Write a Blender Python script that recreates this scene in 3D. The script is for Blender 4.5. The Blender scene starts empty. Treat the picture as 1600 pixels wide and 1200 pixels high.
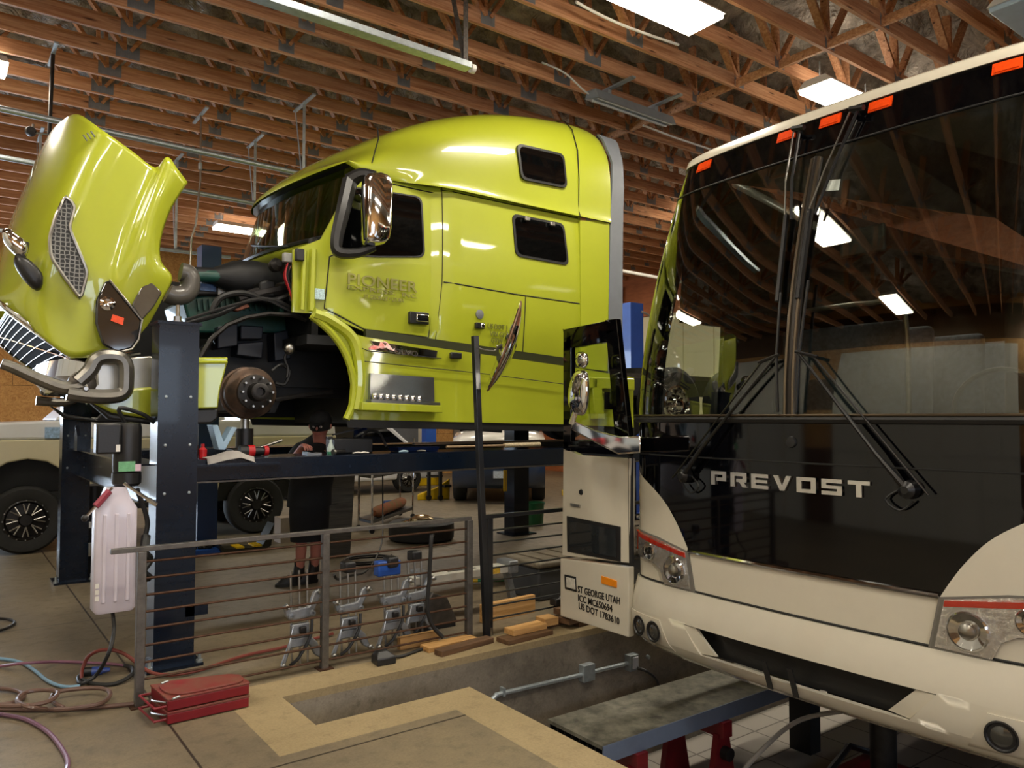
import bpy, bmesh, math, random
from mathutils import Vector, Matrix, Euler
random.seed(7)
SC = bpy.context.scene
COL = SC.collection
V = Vector

# ------------------------------------------------------------------ camera, world, lights, exposure
FPX, YAW, PITCH, EYE = 1200.0, math.radians(53.5), math.radians(2.48), V((0, 0, 1.7))
cam_data = bpy.data.cameras.new('camera')
cam = bpy.data.objects.new('camera', cam_data)
COL.objects.link(cam)
SC.camera = cam
cam_data.sensor_width = 36.0
cam_data.lens = 36.0 * FPX / 1600.0
cam_data.clip_start = 0.05
_f = V((math.cos(YAW) * math.cos(PITCH), math.sin(YAW) * math.cos(PITCH), math.sin(PITCH)))
_r = V((math.sin(YAW), -math.cos(YAW), 0))
_u = _r.cross(_f)
cam.matrix_world = Matrix(((_r.x, _u.x, -_f.x, EYE.x), (_r.y, _u.y, -_f.y, EYE.y), (_r.z, _u.z, -_f.z, EYE.z), (0, 0, 0, 1)))

def on(axis, val, px, py):
    """point where the sight line through a pixel of the photo meets the plane axis = val"""
    d = _f + _r * ((px - 800) / FPX) + _u * ((600 - py) / FPX)
    return EYE + d * ((val - EYE[axis]) / d[axis])
def PX(v, px, py): return on(0, v, px, py)
def PY(v, px, py): return on(1, v, px, py)
def PZ(v, px, py): return on(2, v, px, py)

world = bpy.data.worlds.new('world'); SC.world = world
world.use_nodes = True
bg = world.node_tree.nodes['Background']
bg.inputs[0].default_value = (0.62, 0.76, 1.0, 1)
bg.inputs[1].default_value = 2.2

def area_light(name, loc, rot, sx, sy, power, color, spread=180):
    d = bpy.data.lights.new(name, 'AREA'); d.shape = 'RECTANGLE'
    d.size, d.size_y, d.energy, d.color = sx, sy, power, color
    d.spread = math.radians(spread)
    o = bpy.data.objects.new(name, d); COL.objects.link(o)
    o.location = loc; o.rotation_euler = rot
    return o
# daylight through the open bay door in the far corner and through the windows behind the photographer
area_light('bay_daylight', (-1.5, 19.9, 2.1), (math.radians(-90), 0, 0), 3.3, 4.0, 700, (0.70, 0.84, 1.0))
WIN_Y = -4.9
WINDOWS = [(-2.2, 1.1), (-0.4, 1.1), (1.4, 1.1), (3.2, 1.1), (5.0, 1.1)]
for wx, ww in WINDOWS:
    area_light('window_daylight', (wx, WIN_Y + 0.06, 2.35), (math.radians(90), 0, 0), ww, 1.5, 24, (0.74, 0.86, 1.0))
SC.view_settings.view_transform = 'Standard'
SC.view_settings.look = 'None'
SC.view_settings.gamma = 1.0
SC.view_settings.use_curve_mapping = False
SC.view_settings.exposure = 0.12
SC.cycles.use_denoising = True
SC.cycles.max_bounces = 8
SC.cycles.diffuse_bounces = 4
SC.cycles.glossy_bounces = 4
SC.cycles.transparent_max_bounces = 12
SC.cycles.caustics_reflective = False
SC.cycles.caustics_refractive = False
SC.cycles.sample_clamp_indirect = 6.0

# ------------------------------------------------------------------ materials
def lin(h):
    if isinstance(h, str):
        c = [int(h[i:i + 2], 16) / 255 for i in (0, 2, 4)]
        return tuple(((x + 0.055) / 1.055) ** 2.4 if x > 0.04045 else x / 12.92 for x in c)
    return h
MATS = {}
def mat(name, col, rough=0.5, metal=0.0, var=0.08, scale=8, bump=0.0, coat=0.0, spec=0.5, stretch=(1, 1, 1), col2=None, emis=0):
    if name in MATS: return MATS[name]
    m = bpy.data.materials.new(name); MATS[name] = m
    m.use_nodes = True
    nt = m.node_tree; n = nt.nodes; l = nt.links
    p = n['Principled BSDF']
    c = lin(col)
    p.inputs['Roughness'].default_value = rough
    p.inputs['Metallic'].default_value = metal
    p.inputs['Coat Weight'].default_value = coat
    p.inputs['Coat Roughness'].default_value = 0.04
    p.inputs['Specular IOR Level'].default_value = spec
    tc = n.new('ShaderNodeTexCoord'); mp = n.new('ShaderNodeMapping')
    mp.inputs['Scale'].default_value = stretch
    l.new(tc.outputs['Object'], mp.inputs[0])
    nz = n.new('ShaderNodeTexNoise'); nz.inputs['Scale'].default_value = scale; nz.inputs['Detail'].default_value = 5
    nz.inputs['Roughness'].default_value = 0.65
    l.new(mp.outputs[0], nz.inputs['Vector'])
    rp = n.new('ShaderNodeValToRGB')
    rp.color_ramp.elements[0].position = 0.3; rp.color_ramp.elements[1].position = 0.7
    a = tuple(x * (1 - var) for x in c); b = lin(col2) if col2 else tuple(min(1, x * (1 + var)) for x in c)
    rp.color_ramp.elements[0].color = (*a, 1); rp.color_ramp.elements[1].color = (*b, 1)
    l.new(nz.outputs[0], rp.inputs[0]); l.new(rp.outputs[0], p.inputs['Base Color'])
    if bump:
        bp = n.new('ShaderNodeBump'); bp.inputs['Strength'].default_value = bump; bp.inputs['Distance'].default_value = 0.02
        l.new(nz.outputs[0], bp.inputs['Height']); l.new(bp.outputs[0], p.inputs['Normal'])
    if emis:
        p.inputs['Emission Color'].default_value = (*c, 1); p.inputs['Emission Strength'].default_value = emis
    return m
def N(m): return m.node_tree.nodes, m.node_tree.links, m.node_tree.nodes['Principled BSDF']

def wood_mat(name, c1, c2, c3):
    m = mat(name, c1, 0.62, var=0.0)
    n, l, p = N(m)
    tc = n.new('ShaderNodeTexCoord'); mp = n.new('ShaderNodeMapping'); mp.inputs['Scale'].default_value = (0.7, 9, 12)
    oi = n.new('ShaderNodeObjectInfo'); ad = n.new('ShaderNodeVectorMath')
    l.new(tc.outputs['Object'], ad.inputs[0]); l.new(oi.outputs['Random'], ad.inputs[1]); l.new(ad.outputs[0], mp.inputs[0])
    nz = n.new('ShaderNodeTexNoise'); nz.inputs['Scale'].default_value = 3.2; nz.inputs['Detail'].default_value = 6; nz.inputs['Distortion'].default_value = 0.8
    l.new(mp.outputs[0], nz.inputs['Vector'])
    r = n.new('ShaderNodeValToRGB'); e = r.color_ramp.elements
    e[0].position = 0.32; e[0].color = (*lin(c1), 1); e[1].position = 0.68; e[1].color = (*lin(c2), 1)
    l.new(nz.outputs[0], r.inputs[0])
    vo = n.new('ShaderNodeTexVoronoi'); vo.inputs['Scale'].default_value = 1.0
    mp2 = n.new('ShaderNodeMapping'); mp2.inputs['Scale'].default_value = (2.2, 9, 12); l.new(ad.outputs[0], mp2.inputs[0]); l.new(mp2.outputs[0], vo.inputs['Vector'])
    kr = n.new('ShaderNodeValToRGB'); kr.color_ramp.elements[0].position = 0.06; kr.color_ramp.elements[1].position = 0.17
    kr.color_ramp.elements[0].color = (1, 1, 1, 1); kr.color_ramp.elements[1].color = (0, 0, 0, 1)
    l.new(vo.outputs['Distance'], kr.inputs[0])
    mx = n.new('ShaderNodeMix'); mx.data_type = 'RGBA'
    l.new(kr.outputs[0], mx.inputs['Factor']); l.new(r.outputs[0], mx.inputs[6]); mx.inputs[7].default_value = (*lin(c3), 1)
    hs = n.new('ShaderNodeHueSaturation'); l.new(mx.outputs[2], hs.inputs['Color'])
    mr = n.new('ShaderNodeMapRange'); mr.inputs[3].default_value = 0.8; mr.inputs[4].default_value = 1.2
    l.new(oi.outputs['Random'], mr.inputs[0]); l.new(mr.outputs[0], hs.inputs['Value'])
    l.new(hs.outputs[0], p.inputs['Base Color'])
    return m

def concrete_mat(name, c1, c2, c3, rough=0.5, joints=None):
    m = mat(name, c1, rough, var=0.0)
    n, l, p = N(m)
    tc = n.new('ShaderNodeTexCoord')
    def noise(s, d=6, dist=0.0):
        z = n.new('ShaderNodeTexNoise'); z.inputs['Scale'].default_value = s; z.inputs['Detail'].default_value = d; z.inputs['Roughness'].default_value = 0.68
        z.inputs['Distortion'].default_value = dist
        l.new(tc.outputs['Object'], z.inputs['Vector']); return z
    a = noise(0.7, 8, 0.6); b = noise(9, 8); s = noise(70, 3)
    r = n.new('ShaderNodeValToRGB'); e = r.color_ramp.elements
    e[0].position = 0.3; e[0].color = (*lin(c1), 1); e[1].position = 0.72; e[1].color = (*lin(c2), 1)
    l.new(a.outputs[0], r.inputs[0])
    r2 = n.new('ShaderNodeValToRGB'); r2.color_ramp.elements[0].position = 0.52; r2.color_ramp.elements[1].position = 0.75
    r2.color_ramp.elements[1].color = (0.6, 0.6, 0.6, 1)
    l.new(b.outputs[0], r2.inputs[0])
    mx = n.new('ShaderNodeMix'); mx.data_type = 'RGBA'
    l.new(r2.outputs[0], mx.inputs['Factor']); l.new(r.outputs[0], mx.inputs[6]); mx.inputs[7].default_value = (*lin(c3), 1)
    mu = n.new('ShaderNodeMix'); mu.data_type = 'RGBA'; mu.blend_type = 'MULTIPLY'; mu.inputs['Factor'].default_value = 0.55
    r3 = n.new('ShaderNodeValToRGB'); r3.color_ramp.elements[0].position = 0.3; r3.color_ramp.elements[1].position = 0.6; r3.color_ramp.elements[0].color = (0.62, 0.6, 0.56, 1)
    l.new(s.outputs[0], r3.inputs[0]); l.new(mx.outputs[2], mu.inputs[6]); l.new(r3.outputs[0], mu.inputs[7])
    out = mu.outputs[2]
    if joints:
        br = n.new('ShaderNodeTexBrick'); br.offset = 0
        mp = n.new('ShaderNodeMapping'); mp.inputs['Location'].default_value = (joints[2], joints[3], 0)
        l.new(tc.outputs['Object'], mp.inputs[0]); l.new(mp.outputs[0], br.inputs['Vector'])
        br.inputs['Scale'].default_value = 1; br.inputs['Brick Width'].default_value = joints[0]; br.inputs['Row Height'].default_value = joints[1]
        br.inputs['Mortar Size'].default_value = 0.008; br.inputs['Mortar Smooth'].default_value = 0.3
        mj = n.new('ShaderNodeMix'); mj.data_type = 'RGBA'; l.new(br.outputs['Fac'], mj.inputs['Factor']); l.new(out, mj.inputs[6]); mj.inputs[7].default_value = (0.03, 0.022, 0.016, 1)
        out = mj.outputs[2]
    l.new(out, p.inputs['Base Color'])
    rr = n.new('ShaderNodeMapRange'); rr.inputs[3].default_value = rough - 0.14; rr.inputs[4].default_value = rough + 0.14
    l.new(b.outputs[0], rr.inputs[0]); l.new(rr.outputs[0], p.inputs['Roughness'])
    bp = n.new('ShaderNodeBump'); bp.inputs['Strength'].default_value = 0.25; bp.inputs['Distance'].default_value = 0.01
    l.new(b.outputs[0], bp.inputs['Height']); l.new(bp.outputs[0], p.inputs['Normal'])
    return m

def glass_mat(name, tint, refl=1.0, rough=0.0, f0=0.045):
    """thin glass: see-through with a tint, mirror-like at grazing angles"""
    m = bpy.data.materials.new(name); MATS[name] = m
    m.use_nodes = True; n = m.node_tree.nodes; l = m.node_tree.links; n.clear()
    o = n.new('ShaderNodeOutputMaterial'); mx = n.new('ShaderNodeMixShader')
    t = n.new('ShaderNodeBsdfTransparent'); t.inputs[0].default_value = (*tint, 1)
    g = n.new('ShaderNodeBsdfGlossy'); g.inputs['Roughness'].default_value = rough; g.inputs[0].default_value = (refl, refl, refl, 1)
    lw = n.new('ShaderNodeLayerWeight'); lw.inputs[0].default_value = 0.5      # facing: 1 - |cos|, the same from both sides
    pw_ = n.new('ShaderNodeMath'); pw_.operation = 'POWER'; l.new(lw.outputs['Facing'], pw_.inputs[0]); pw_.inputs[1].default_value = 5
    ma = n.new('ShaderNodeMath'); ma.operation = 'MULTIPLY_ADD'; l.new(pw_.outputs[0], ma.inputs[0]); ma.inputs[1].default_value = 0.94; ma.inputs[2].default_value = f0
    l.new(ma.outputs[0], mx.inputs[0]); l.new(t.outputs[0], mx.inputs[1]); l.new(g.outputs[0], mx.inputs[2]); l.new(mx.outputs[0], o.inputs[0])
    return m

def emit_mat(name, col, s):
    return mat(name, col, 0.4, emis=s, var=0.0)

# ------------------------------------------------------------------ mesh building
ORG = {}
class MB:
    def __init__(s): s.v = []; s.f = []
    def add(s, vs, fs):
        k = len(s.v); s.v += [V(p) for p in vs]; s.f += [[i + k for i in f] for f in fs]; return s
    def box(s, a, b, R=None, at=None):
        (x0, y0, z0), (x1, y1, z1) = a, b
        vs = [V(p) for p in ((x0, y0, z0), (x1, y0, z0), (x1, y1, z0), (x0, y1, z0), (x0, y0, z1), (x1, y0, z1), (x1, y1, z1), (x0, y1, z1))]
        if R is not None:
            c = V(at) if at else (V(a) + V(b)) / 2
            vs = [R @ (p - c) + c for p in vs]
        return s.add(vs, [(0, 3, 2, 1), (4, 5, 6, 7), (0, 1, 5, 4), (1, 2, 6, 5), (2, 3, 7, 6), (3, 0, 4, 7)])
    def obox(s, c, ax, ay, az):
        c, ax, ay, az = V(c), V(ax), V(ay), V(az)
        vs = [c + i * ax + j * ay + k * az for k in (-1, 1) for j in (-1, 1) for i in (-1, 1)]
        return s.add(vs, [(0, 2, 3, 1), (4, 5, 7, 6), (0, 1, 5, 4), (1, 3, 7, 5), (3, 2, 6, 7), (2, 0, 4, 6)])
    def beam(s, p, q, w, h, up=(0, 0, 1)):
        p, q = V(p), V(q); d = (q - p); L = d.length; d.normalize()
        u = V(up); side = d.cross(u)
        if side.length < 1e-4: side = d.cross(V((0, 1, 0)))
        side.normalize(); u = side.cross(d)
        return s.obox((p + q) / 2, d * L / 2, side * w / 2, u * h / 2)
    def loft(s, rings, closed=True, caps=True):
        k = len(s.v); n = len(rings[0]); m = len(rings)
        for r in rings: s.v += [V(p) for p in r]
        for i in range(m - 1):
            for j in range(n if closed else n - 1):
                j2 = (j + 1) % n
                s.f.append([k + i * n + j, k + i * n + j2, k + (i + 1) * n + j2, k + (i + 1) * n + j])
        if caps and closed:
            s.f.append([k + j for j in range(n)][::-1]); s.f.append([k + (m - 1) * n + j for j in range(n)])
        return s
    def tube(s, pts, r, n=8, closed=False, smooth=0):
        pts = [V(p) for p in pts]
        if smooth: pts = spline(pts, smooth, closed)
        rs = r if isinstance(r, (list, tuple)) else [r] * len(pts)
        if len(rs) != len(pts): rs = [rs[0] + (rs[-1] - rs[0]) * i / (len(pts) - 1) for i in range(len(pts))]
        m = len(pts); t0 = None; nrm = None; rings = []
        for i, p in enumerate(pts):
            a = pts[(i - 1) % m] if (closed or i) else p; b = pts[(i + 1) % m] if (closed or i < m - 1) else p
            t = (b - a).normalized()
            if nrm is None:
                nrm = t.orthogonal().normalized()
            else:
                nrm = (nrm - t * nrm.dot(t))
                nrm = nrm.normalized() if nrm.length > 1e-5 else t.orthogonal().normalized()
            bi = t.cross(nrm)
            rings.append([p + (nrm * math.cos(2 * math.pi * k / n) + bi * math.sin(2 * math.pi * k / n)) * rs[i] for k in range(n)])
        if closed: rings.append(rings[0]); return s.loft(rings, True, False)
        return s.loft(rings, True, True)
    def cyl(s, p, q, r, n=16, r2=None):
        return s.tube([p, q], [r, r if r2 is None else r2], n)
    def lathe(s, c, ax, prof, n=24, caps=True):
        """prof: (radius, distance along ax)"""
        ax = V(ax).normalized(); u = ax.orthogonal().normalized(); w = ax.cross(u); c = V(c)
        return s.loft([[c + ax * h + (u * math.cos(2 * math.pi * k / n) + w * math.sin(2 * math.pi * k / n)) * max(r, 1e-4) for k in range(n)] for r, h in prof], True, caps)
    def prism(s, poly, d):
        poly = [V(p) for p in poly]; d = V(d)
        return s.loft([poly, [p + d for p in poly]])
    def ball(s, c, r, n=12, m=8, sc=(1, 1, 1)):
        c = V(c)
        return s.loft([[c + V((r * sc[0] * math.sin(math.pi * i / m) * math.cos(2 * math.pi * k / n), r * sc[1] * math.sin(math.pi * i / m) * math.sin(2 * math.pi * k / n), r * sc[2] * math.cos(math.pi * i / m))) for k in range(n)] for i in [0.02] + list(range(1, m)) + [m - 0.02]])
    def build(s, name, m, parent=None, smooth=True, bevel=0, ang=35, subsurf=0, solid=0, seg=2):
        me = bpy.data.meshes.new(name)
        org = ORG.get(parent, V((0, 0, 0)))
        me.from_pydata([tuple(p - org) for p in s.v], [], s.f); me.update()
        b = bmesh.new(); b.from_mesh(me); bmesh.ops.remove_doubles(b, verts=b.verts, dist=1e-5)
        bmesh.ops.recalc_face_normals(b, faces=b.faces); b.to_mesh(me); b.free()
        if smooth:
            me.shade_smooth(); me.set_sharp_from_angle(angle=math.radians(ang))
        me.materials.append(m)
        o = bpy.data.objects.new(name, me); COL.objects.link(o)
        if parent is not None: o.parent = parent
        ORG[o] = org
        if solid:
            q = o.modifiers.new('solid', 'SOLIDIFY'); q.thickness = solid; q.offset = 0
        if bevel:
            q = o.modifiers.new('bevel', 'BEVEL'); q.width = bevel; q.segments = seg; q.limit_method = 'ANGLE'; q.angle_limit = math.radians(40)
        if subsurf:
            q = o.modifiers.new('sub', 'SUBSURF'); q.levels = q.render_levels = subsurf
        return o

def spline(pts, k=6, closed=False):
    out = []; n = len(pts); rng = n if closed else n - 1
    for i in range(rng):
        p0 = pts[(i - 1) % n] if (closed or i) else pts[i]; p1 = pts[i]; p2 = pts[(i + 1) % n]; p3 = pts[(i + 2) % n] if (closed or i + 2 < n) else p2
        for j in range(k):
            t = j / k
            out.append(0.5 * ((2 * p1) + (p2 - p0) * t + (2 * p0 - 5 * p1 + 4 * p2 - p3) * t * t + (3 * p1 - p0 - 3 * p2 + p3) * t ** 3))
    if not closed: out.append(pts[-1])
    return out

def round_poly(poly, r, k=4):
    """2-D (tuple) or 3-D polygon with rounded corners"""
    P = [V(p) for p in poly]; out = []; n = len(P)
    for i in range(n):
        a, b, c = P[i - 1], P[i], P[(i + 1) % n]
        d1, d2 = (a - b), (c - b); rr = min(r, d1.length * 0.45, d2.length * 0.45)
        s, e = b + d1.normalized() * rr, b + d2.normalized() * rr
        for j in range(k + 1):
            t = j / k; out.append(s * (1 - t) ** 2 + b * 2 * t * (1 - t) + e * t * t)
    return out

def patch(poly, fn, th, step):
    """a panel: polygon in (a, b), bent onto fn(a, b, depth) -> point, th thick"""
    b = bmesh.new()
    vs = [b.verts.new((p[0], p[1], 0)) for p in poly]; b.faces.new(vs)
    sx, sy = step if isinstance(step, tuple) else (step, step)
    for ax, st in ((0, sx), (1, sy)):
        lo = min(p[ax] for p in poly); hi = max(p[ax] for p in poly); c = math.floor(lo / st) * st + st
        while c < hi - 1e-4:
            g = list(b.verts) + list(b.edges) + list(b.faces)
            co = V((c, 0, 0)) if ax == 0 else V((0, c, 0)); no = V((1, 0, 0)) if ax == 0 else V((0, 1, 0))
            bmesh.ops.bisect_plane(b, geom=g, plane_co=co, plane_no=no, dist=1e-5); c += st
    b.verts.index_update()
    n = len(b.verts); v2 = [v.co.copy() for v in b.verts]
    m = MB()
    m.v = [V(fn(p.x, p.y, 0)) for p in v2] + [V(fn(p.x, p.y, th)) for p in v2]
    for f in b.faces:
        q = [v.index for v in f.verts]; m.f.append(q); m.f.append([i + n for i in q][::-1])
    for e in b.edges:
        if len(e.link_faces) == 1:
            i, j = e.verts[0].index, e.verts[1].index; m.f.append([i, j, j + n, i + n])
    b.free()
    return m

def tag(o, label, cat=None, group=None, kind=None):
    if label: o['label'] = label
    if cat: o['category'] = cat
    if group: o['group'] = group
    if kind: o['kind'] = kind
    return o
def thing(name, label, cat, loc, group=None):
    o = bpy.data.objects.new(name, None); COL.objects.link(o); o.location = loc; o.empty_display_size = 0.1
    ORG[o] = V(loc)
    return tag(o, label, cat, group)
def single(mb, name, m, label, cat, group=None, **k):
    """a thing that is one mesh: the object sits at its own base"""
    lo = V([min(p[i] for p in mb.v) for i in range(3)]); hi = V([max(p[i] for p in mb.v) for i in range(3)])
    c = V(((lo.x + hi.x) / 2, (lo.y + hi.y) / 2, lo.z))
    mb.v = [p - c for p in mb.v]
    o = mb.build(name, m, None, **k); o.location = c; ORG[o] = c
    return tag(o, label, cat, group)
def struct(mb, name, m, **k):
    o = mb.build(name, m, None, **k); o['kind'] = 'structure'; return o
def dup(root, loc=None, rot=None, label=None, scale=None):
    def cp(o, par):
        c = o.copy(); COL.objects.link(c)
        if par: c.parent = par
        for ch in o.children: cp(ch, c)
        return c
    r = cp(root, None)
    if loc is not None: r.location = loc
    if rot is not None: r.rotation_euler = rot
    if scale is not None: r.scale = scale
    if label: r['label'] = label
    return r
def lettering(txt, org, right, up, width, height, depth, m, parent, name='lettering', shear=0.0, bold=0.012):
    """raised letters: org is the lower left corner, right / up unit directions"""
    c = bpy.data.curves.new(name, 'FONT'); c.body = txt; c.extrude = depth / 2; c.size = 1; c.shear = shear; c.resolution_u = 3; c.offset = bold
    o = bpy.data.objects.new(name, c); COL.objects.link(o); c.materials.append(m)
    bpy.context.view_layer.update()
    R, U = V(right).normalized(), V(up).normalized(); Z = R.cross(U).normalized()
    me = bpy.data.meshes.new_from_object(o.evaluated_get(bpy.context.evaluated_depsgraph_get())); bpy.data.objects.remove(o); me.name = name; me.materials.clear(); me.materials.append(m)
    o = bpy.data.objects.new(name, me); COL.objects.link(o)
    bb = [v.co.copy() for v in me.vertices]; x0 = min(b[0] for b in bb); x1 = max(b[0] for b in bb); y0 = min(b[1] for b in bb); y1 = max(b[1] for b in bb)
    sx, sy = width / (x1 - x0), height / (y1 - y0)
    O = V(org) - ORG.get(parent, V((0, 0, 0)))
    for v, c0 in zip(me.vertices, bb): v.co = O + R * (c0.x - x0) * sx + U * (c0.y - y0) * sy + Z * c0.z
    o.parent = parent
    ORG[o] = ORG.get(parent, V((0, 0, 0)))
    return o

# shared materials
BLACK = mat('black_rubber', '141414', 0.55)
BLACKP = mat('black_plastic', '1a1a1b', 0.38, bump=0.05, scale=60)
CHROME = mat('chrome', 'e6e6e6', 0.06, 1.0, var=0.03)
STEEL = mat('brushed_steel', 'a6a49e', 0.3, 1.0, var=0.15, scale=20)
DARKSTEEL = mat('bare_dark_steel', '5b5650', 0.42, 0.8, var=0.3, scale=14)
GALV = mat('galvanised_steel', 'a9b2b6', 0.42, 0.7, var=0.18, scale=18)
ALU = mat('cast_aluminium', '8c8f92', 0.42, 0.7, var=0.15, scale=25, bump=0.1)
WHITEP = mat('white_paint', 'e6e4dc', 0.3, coat=0.4, var=0.03)
RED = mat('red_plastic', 'b4171d', 0.4)
BLUE = mat('blue_paint', '1f4da0', 0.35, coat=0.3)
YELLOW = mat('yellow_paint', 'e0b90a', 0.4, coat=0.2, var=0.12)
ORANGE = mat('amber_lens', 'e5480f', 0.2, coat=0.8, var=0.12, scale=60)
NAVY = mat('navy_black_gloss_paint', '0a1524', 0.22, coat=0.1, var=0.15, spec=0.3)
DARKGLASS = mat('dark_tinted_glass', '060708', 0.03, var=0.2, spec=0.6)
# ------------------------------------------------------------------ the building
CZ = 5.6                        # underside of the roof trusses
X0, X1, Y0, Y1 = -3.6, 15.6, WIN_Y, 20.0
PITX, PITY0, PITY1 = 2.715, 0.55, 4.65
CONC = concrete_mat('worn_shop_concrete', '62594c', '887a60', '463f34', 0.46, joints=(4.3, 3.6, -1.05 + 4.3, -0.15 + 3.6))
CURB = concrete_mat('yellowed_curb_concrete', '8d7c5c', 'a08e6b', '6f6148', 0.6)
PITW = concrete_mat('rough_grey_pit_concrete', '5f584d', '9a9080', '423c33', 0.8)
def slab(mb, x0, x1, y0, y1, z1=0.0, z0=-0.05): return mb.box((x0, y0, z0), (x1, y1, z1))
fl = MB()
slab(fl, X0, 1.70 - .30, Y0, PITY1 + .0); slab(fl, X0, X1, PITY1 + .30, Y1); slab(fl, X0, 1.4, PITY1, PITY1 + .30)
slab(fl, 1.40, PITX - .27, Y0, 4.12 - .27); slab(fl, PITX - .27, X1, Y0, PITY0 - .3)
struct(fl, 'floor', CONC, smooth=False)
cb = MB()
slab(cb, 1.40, 1.70, 3.85, 4.95); slab(cb, 1.70, X1, 4.65, 4.95); slab(cb, 1.70, PITX - .27, 3.85, 4.12); slab(cb, PITX - .27, PITX, PITY0 - .3, 4.12); slab(cb, PITX, X1, PITY0 - .3, PITY0)
struct(cb, 'trim_1', CURB, smooth=False)
pw = MB()
for a, b in (((1.66, 4.65, -1.3), (X1, 4.85, -.05)), ((1.60, 4.08, -1.3), (1.70, 4.7, -.05)), ((1.7, 3.95, -1.3), (PITX, 4.12, -.05)), ((PITX - .12, PITY0, -1.3), (PITX, 4.0, -.05)), ((PITX, PITY0 - .15, -1.3), (X1, PITY0, -.05))):
    pw.box(a, b)
struct(pw, 'wall_pit', PITW, smooth=False)
TILE = mat('pale_pit_tiles', 'a9a297', 0.45)
n, l, p = N(TILE); br = n.new('ShaderNodeTexBrick'); br.offset = 0; br.inputs['Scale'].default_value = 1; br.inputs['Brick Width'].default_value = .4; br.inputs['Row Height'].default_value = .4; br.inputs['Mortar Size'].default_value = .008
tc = n.new('ShaderNodeTexCoord'); l.new(tc.outputs['Object'], br.inputs['Vector'])
br.inputs['Color1'].default_value = (*lin('b1aa9f'), 1); br.inputs['Color2'].default_value = (*lin('a39b90'), 1); br.inputs['Mortar'].default_value = (*lin('6a645c'), 1); l.new(br.outputs[0], p.inputs['Base Color'])
pf = MB(); pf.box((1.6, PITY0 - .1, -1.35), (X1, 4.8, -1.15)); struct(pf, 'floor_pit', TILE, smooth=False)
st = MB(); st.box((1.70, 4.12, -.9), (2.0, 4.65, -.22)); st.box((2.0, 4.12, -1.2), (2.35, 4.65, -.45)); st.box((2.35, 4.12, -1.2), (2.7, 4.65, -.7)); struct(st, 'trim_pit_steps', PITW, smooth=False, bevel=.015)
# walls
OSB = mat('oriented_strand_board', 'b98a4c', 0.6, var=0.0)
n, l, p = N(OSB); tc = n.new('ShaderNodeTexCoord'); vo = n.new('ShaderNodeTexVoronoi'); vo.inputs['Scale'].default_value = 16; vo.inputs['Randomness'].default_value = 1
nz = n.new('ShaderNodeTexNoise'); nz.inputs['Scale'].default_value = 5; l.new(tc.outputs['Object'], nz.inputs[0]); ad = n.new('ShaderNodeVectorMath'); ad.operation = 'ADD'
l.new(tc.outputs['Object'], ad.inputs[0]); l.new(nz.outputs[1], ad.inputs[1]); l.new(ad.outputs[0], vo.inputs['Vector'])
rp = n.new('ShaderNodeValToRGB'); e = rp.color_ramp.elements; e[0].color = (*lin('a8753a'), 1); e[1].color = (*lin('d3a766'), 1); l.new(vo.outputs['Color'], rp.inputs[0])
br = n.new('ShaderNodeTexBrick'); br.inputs['Scale'].default_value = 1; br.inputs['Brick Width'].default_value = 2.4; br.inputs['Row Height'].default_value = 1.2; br.inputs['Mortar Size'].default_value = .006
sp = n.new('ShaderNodeSeparateXYZ'); cbx = n.new('ShaderNodeCombineXYZ'); l.new(tc.outputs['Object'], sp.inputs[0]); l.new(sp.outputs[0], cbx.inputs[0]); l.new(sp.outputs[2], cbx.inputs[1]); l.new(cbx.outputs[0], br.inputs['Vector'])
mx = n.new('ShaderNodeMix'); mx.data_type = 'RGBA'; l.new(br.outputs['Fac'], mx.inputs['Factor']); l.new(rp.outputs[0], mx.inputs[6]); mx.inputs[7].default_value = (*lin('5e401f'), 1); l.new(mx.outputs[2], p.inputs['Base Color'])
WH = 6.75
w = MB(); w.box((.2, Y1, 0), (X1, Y1 + .2, WH)); w.box((X0, Y1, 4.2), (.2, Y1 + .2, WH)); w.box((X0, Y1, 0), (-3.2, Y1 + .2, 4.2)); struct(w, 'wall_back', OSB, smooth=False)
PLY = mat('reddish_plywood', 'a5623a', 0.6, var=0.2, scale=3, stretch=(1, 1, 6))
w = MB(); w.box((X1, Y0, 0), (X1 + .2, 9.6, WH)); w.box((X1, 9.6, 4.5), (X1 + .2, 15.6, WH)); w.box((X1, 15.6, 0), (X1 + .2, Y1, WH)); struct(w, 'wall_right', PLY, smooth=False)
w = MB(); w.box((X0 - .2, Y0, 0), (X0, Y1, WH)); struct(w, 'wall_left', OSB, smooth=False)
w = MB(); xs = [X0]
for wx, ww in WINDOWS: xs += [wx - ww / 2, wx + ww / 2]
xs.append(X1)
for i in range(0, len(xs), 2): w.box((xs[i], Y0 - .2, 0), (xs[i + 1], Y0, WH))
for wx, ww in WINDOWS:
    w.box((wx - ww / 2, Y0 - .2, 0), (wx + ww / 2, Y0, 1.6)); w.box((wx - ww / 2, Y0 - .2, 3.1), (wx + ww / 2, Y0, WH))
struct(w, 'wall_front', OSB, smooth=False)
DOORP = mat('cream_door_panel', 'd8d6cb', 0.45, var=0.03)
def sectional(name, x, y0, y1, h, rows, m, face):
    b = MB()
    for i in range(rows):
        z0 = h * i / rows; b.box((x, y0, z0 + .012), (x + .05, y1, z0 + h / rows - .012))
    b.box((x + .012, y0, 0), (x + .038, y1, h))
    k = 6
    for i in range(1, k):
        yy = y0 + (y1 - y0) * i / k; b.box((x - .02 if face < 0 else x + .05, yy - .03, 0), (x if face < 0 else x + .07, yy + .03, h))
    return struct(b, name, m, smooth=False)
sectional('door_1', X0 + .01, 1.2, 6.6, 4.6, 8, DOORP, 1)
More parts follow.
